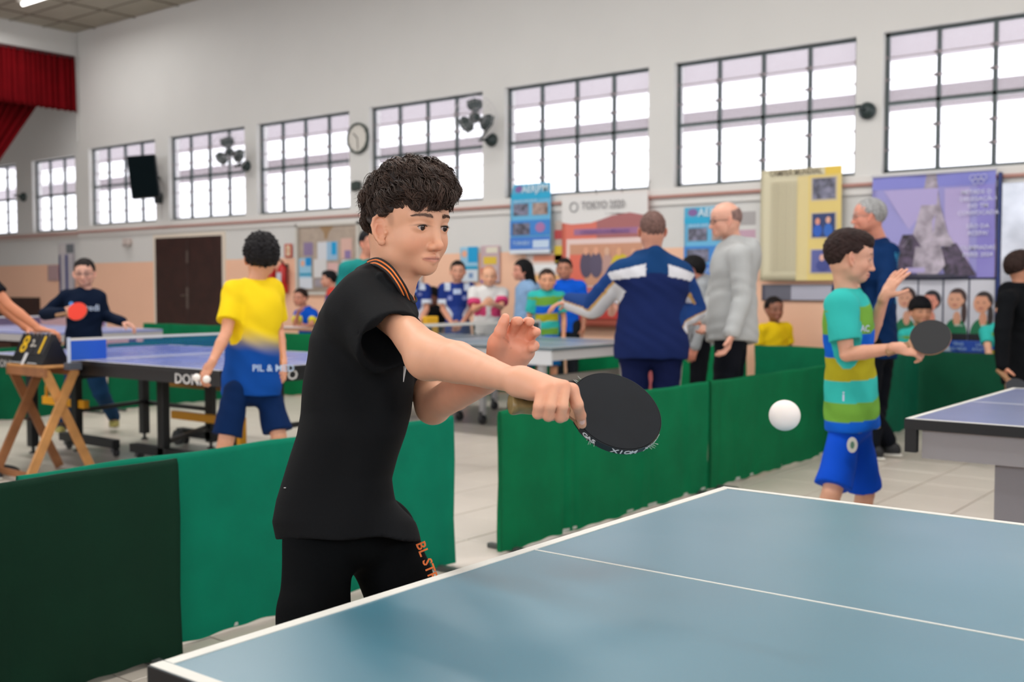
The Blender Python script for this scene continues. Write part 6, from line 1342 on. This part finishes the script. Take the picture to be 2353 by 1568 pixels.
person('woman with long black hair in pale blue top facing left by the large blue poster', 1208, 11.6, 1.58, -70, pose=dict(neck=(1210, 655, 11.6), head=(1200, 623, 11.6)), skin=(206, 142, 120), hair='long', hcol=(16, 16, 18), top=('hoodie', (132, 164, 200)), bottom=('pants', (70, 90, 130)), vh=.012, fine=.005)
person('boy in green striped jersey standing in front of the taller boy in blue', 1256, 11.0, 1.42, 2, pose=dict(neck=(1256, 672, 11.0), head=(1257, 645, 10.95)), skin=(220, 158, 124), hair='short', hcol=(48, 36, 32), top=('tee', striped), bottom=('shorts', (10, 90, 150)), vh=.011, fine=.005, sleeve_r=1.1)
person('taller boy in royal blue shirt and black shorts behind the green striped jersey', 1300, 11.75, 1.56, -10, pose=dict(neck=(1302, 648, 11.75), head=(1297, 619, 11.7)), skin=(190, 130, 104), hair='short', hcol=(26, 20, 20), top=('tee', (16, 92, 214)), bottom=('pants', (34, 38, 44)), vh=.012, fine=.005, sleeve_r=1.2)
person('dark-haired man in grey sweatshirt bending between the jacketed man and the bald man', 1602, 9.3, 1.66, -100, pose=dict(neck=(1612, 640, 9.3), head=(1590, 620, 9.25), pel=(1612, 765, 9.4)), skin=(196, 130, 110), hair='short', hcol=(16, 14, 16), top=('sweater', (150, 154, 158)), bottom=('pants', (14, 16, 22)), vh=.012, fine=.005)
person('person in white hidden behind the man in the navy jacket, only an arm showing', 1480, 9.2, 1.50, -30, pose=dict(neck=(1485, 645, 9.2), head=(1492, 610, 9.2), shR=(1440, 660, 9.2), elR=(1405, 720, 9.1), wrR=(1404, 694, 9.0)), skin=(214, 160, 140), hair='short', hcol=(60, 40, 36), top=('tee', (196, 196, 206)), bottom=('pants', (150, 80, 84)), vh=.013, fine=.006)
# ---------------------------------------------------------------- settle every thing's empty at its base
bpy.context.view_layer.update()
for o in list(COL.objects):
    if o.type == 'EMPTY' and o.parent is None and o.children:
        pts = [ch.matrix_world @ Vector(cn) for ch in o.children if ch.type == 'MESH' for cn in ch.bound_box]
        if not pts: continue
        base = Vector(((min(p.x for p in pts)+max(p.x for p in pts))/2, (min(p.y for p in pts)+max(p.y for p in pts))/2, min(p.z for p in pts)))
        o.location = base
        for ch in o.children: ch.location = ch.location-base
GROUPS = {'barrier': 'green cloth court barriers', 'tennis_table': 'table tennis tables', 'racket': 'table tennis rackets', 'wall_fan': 'wall fans between the windows', 'table_tennis_ball': 'white table tennis balls', 'wall_poster': 'posters on the back wall', 'notice_board': 'notice boards on the back wall', 'table_net': 'table tennis nets', 'fan_mount': 'bare fan mounts', 'small_speaker': 'small wall speakers', 'fire_extinguisher': 'wall fire extinguishers'}
for o in list(COL.objects):
    if o.parent is None and o.name.split('.')[0] in GROUPS: o['group'] = GROUPS[o.name.split('.')[0]]
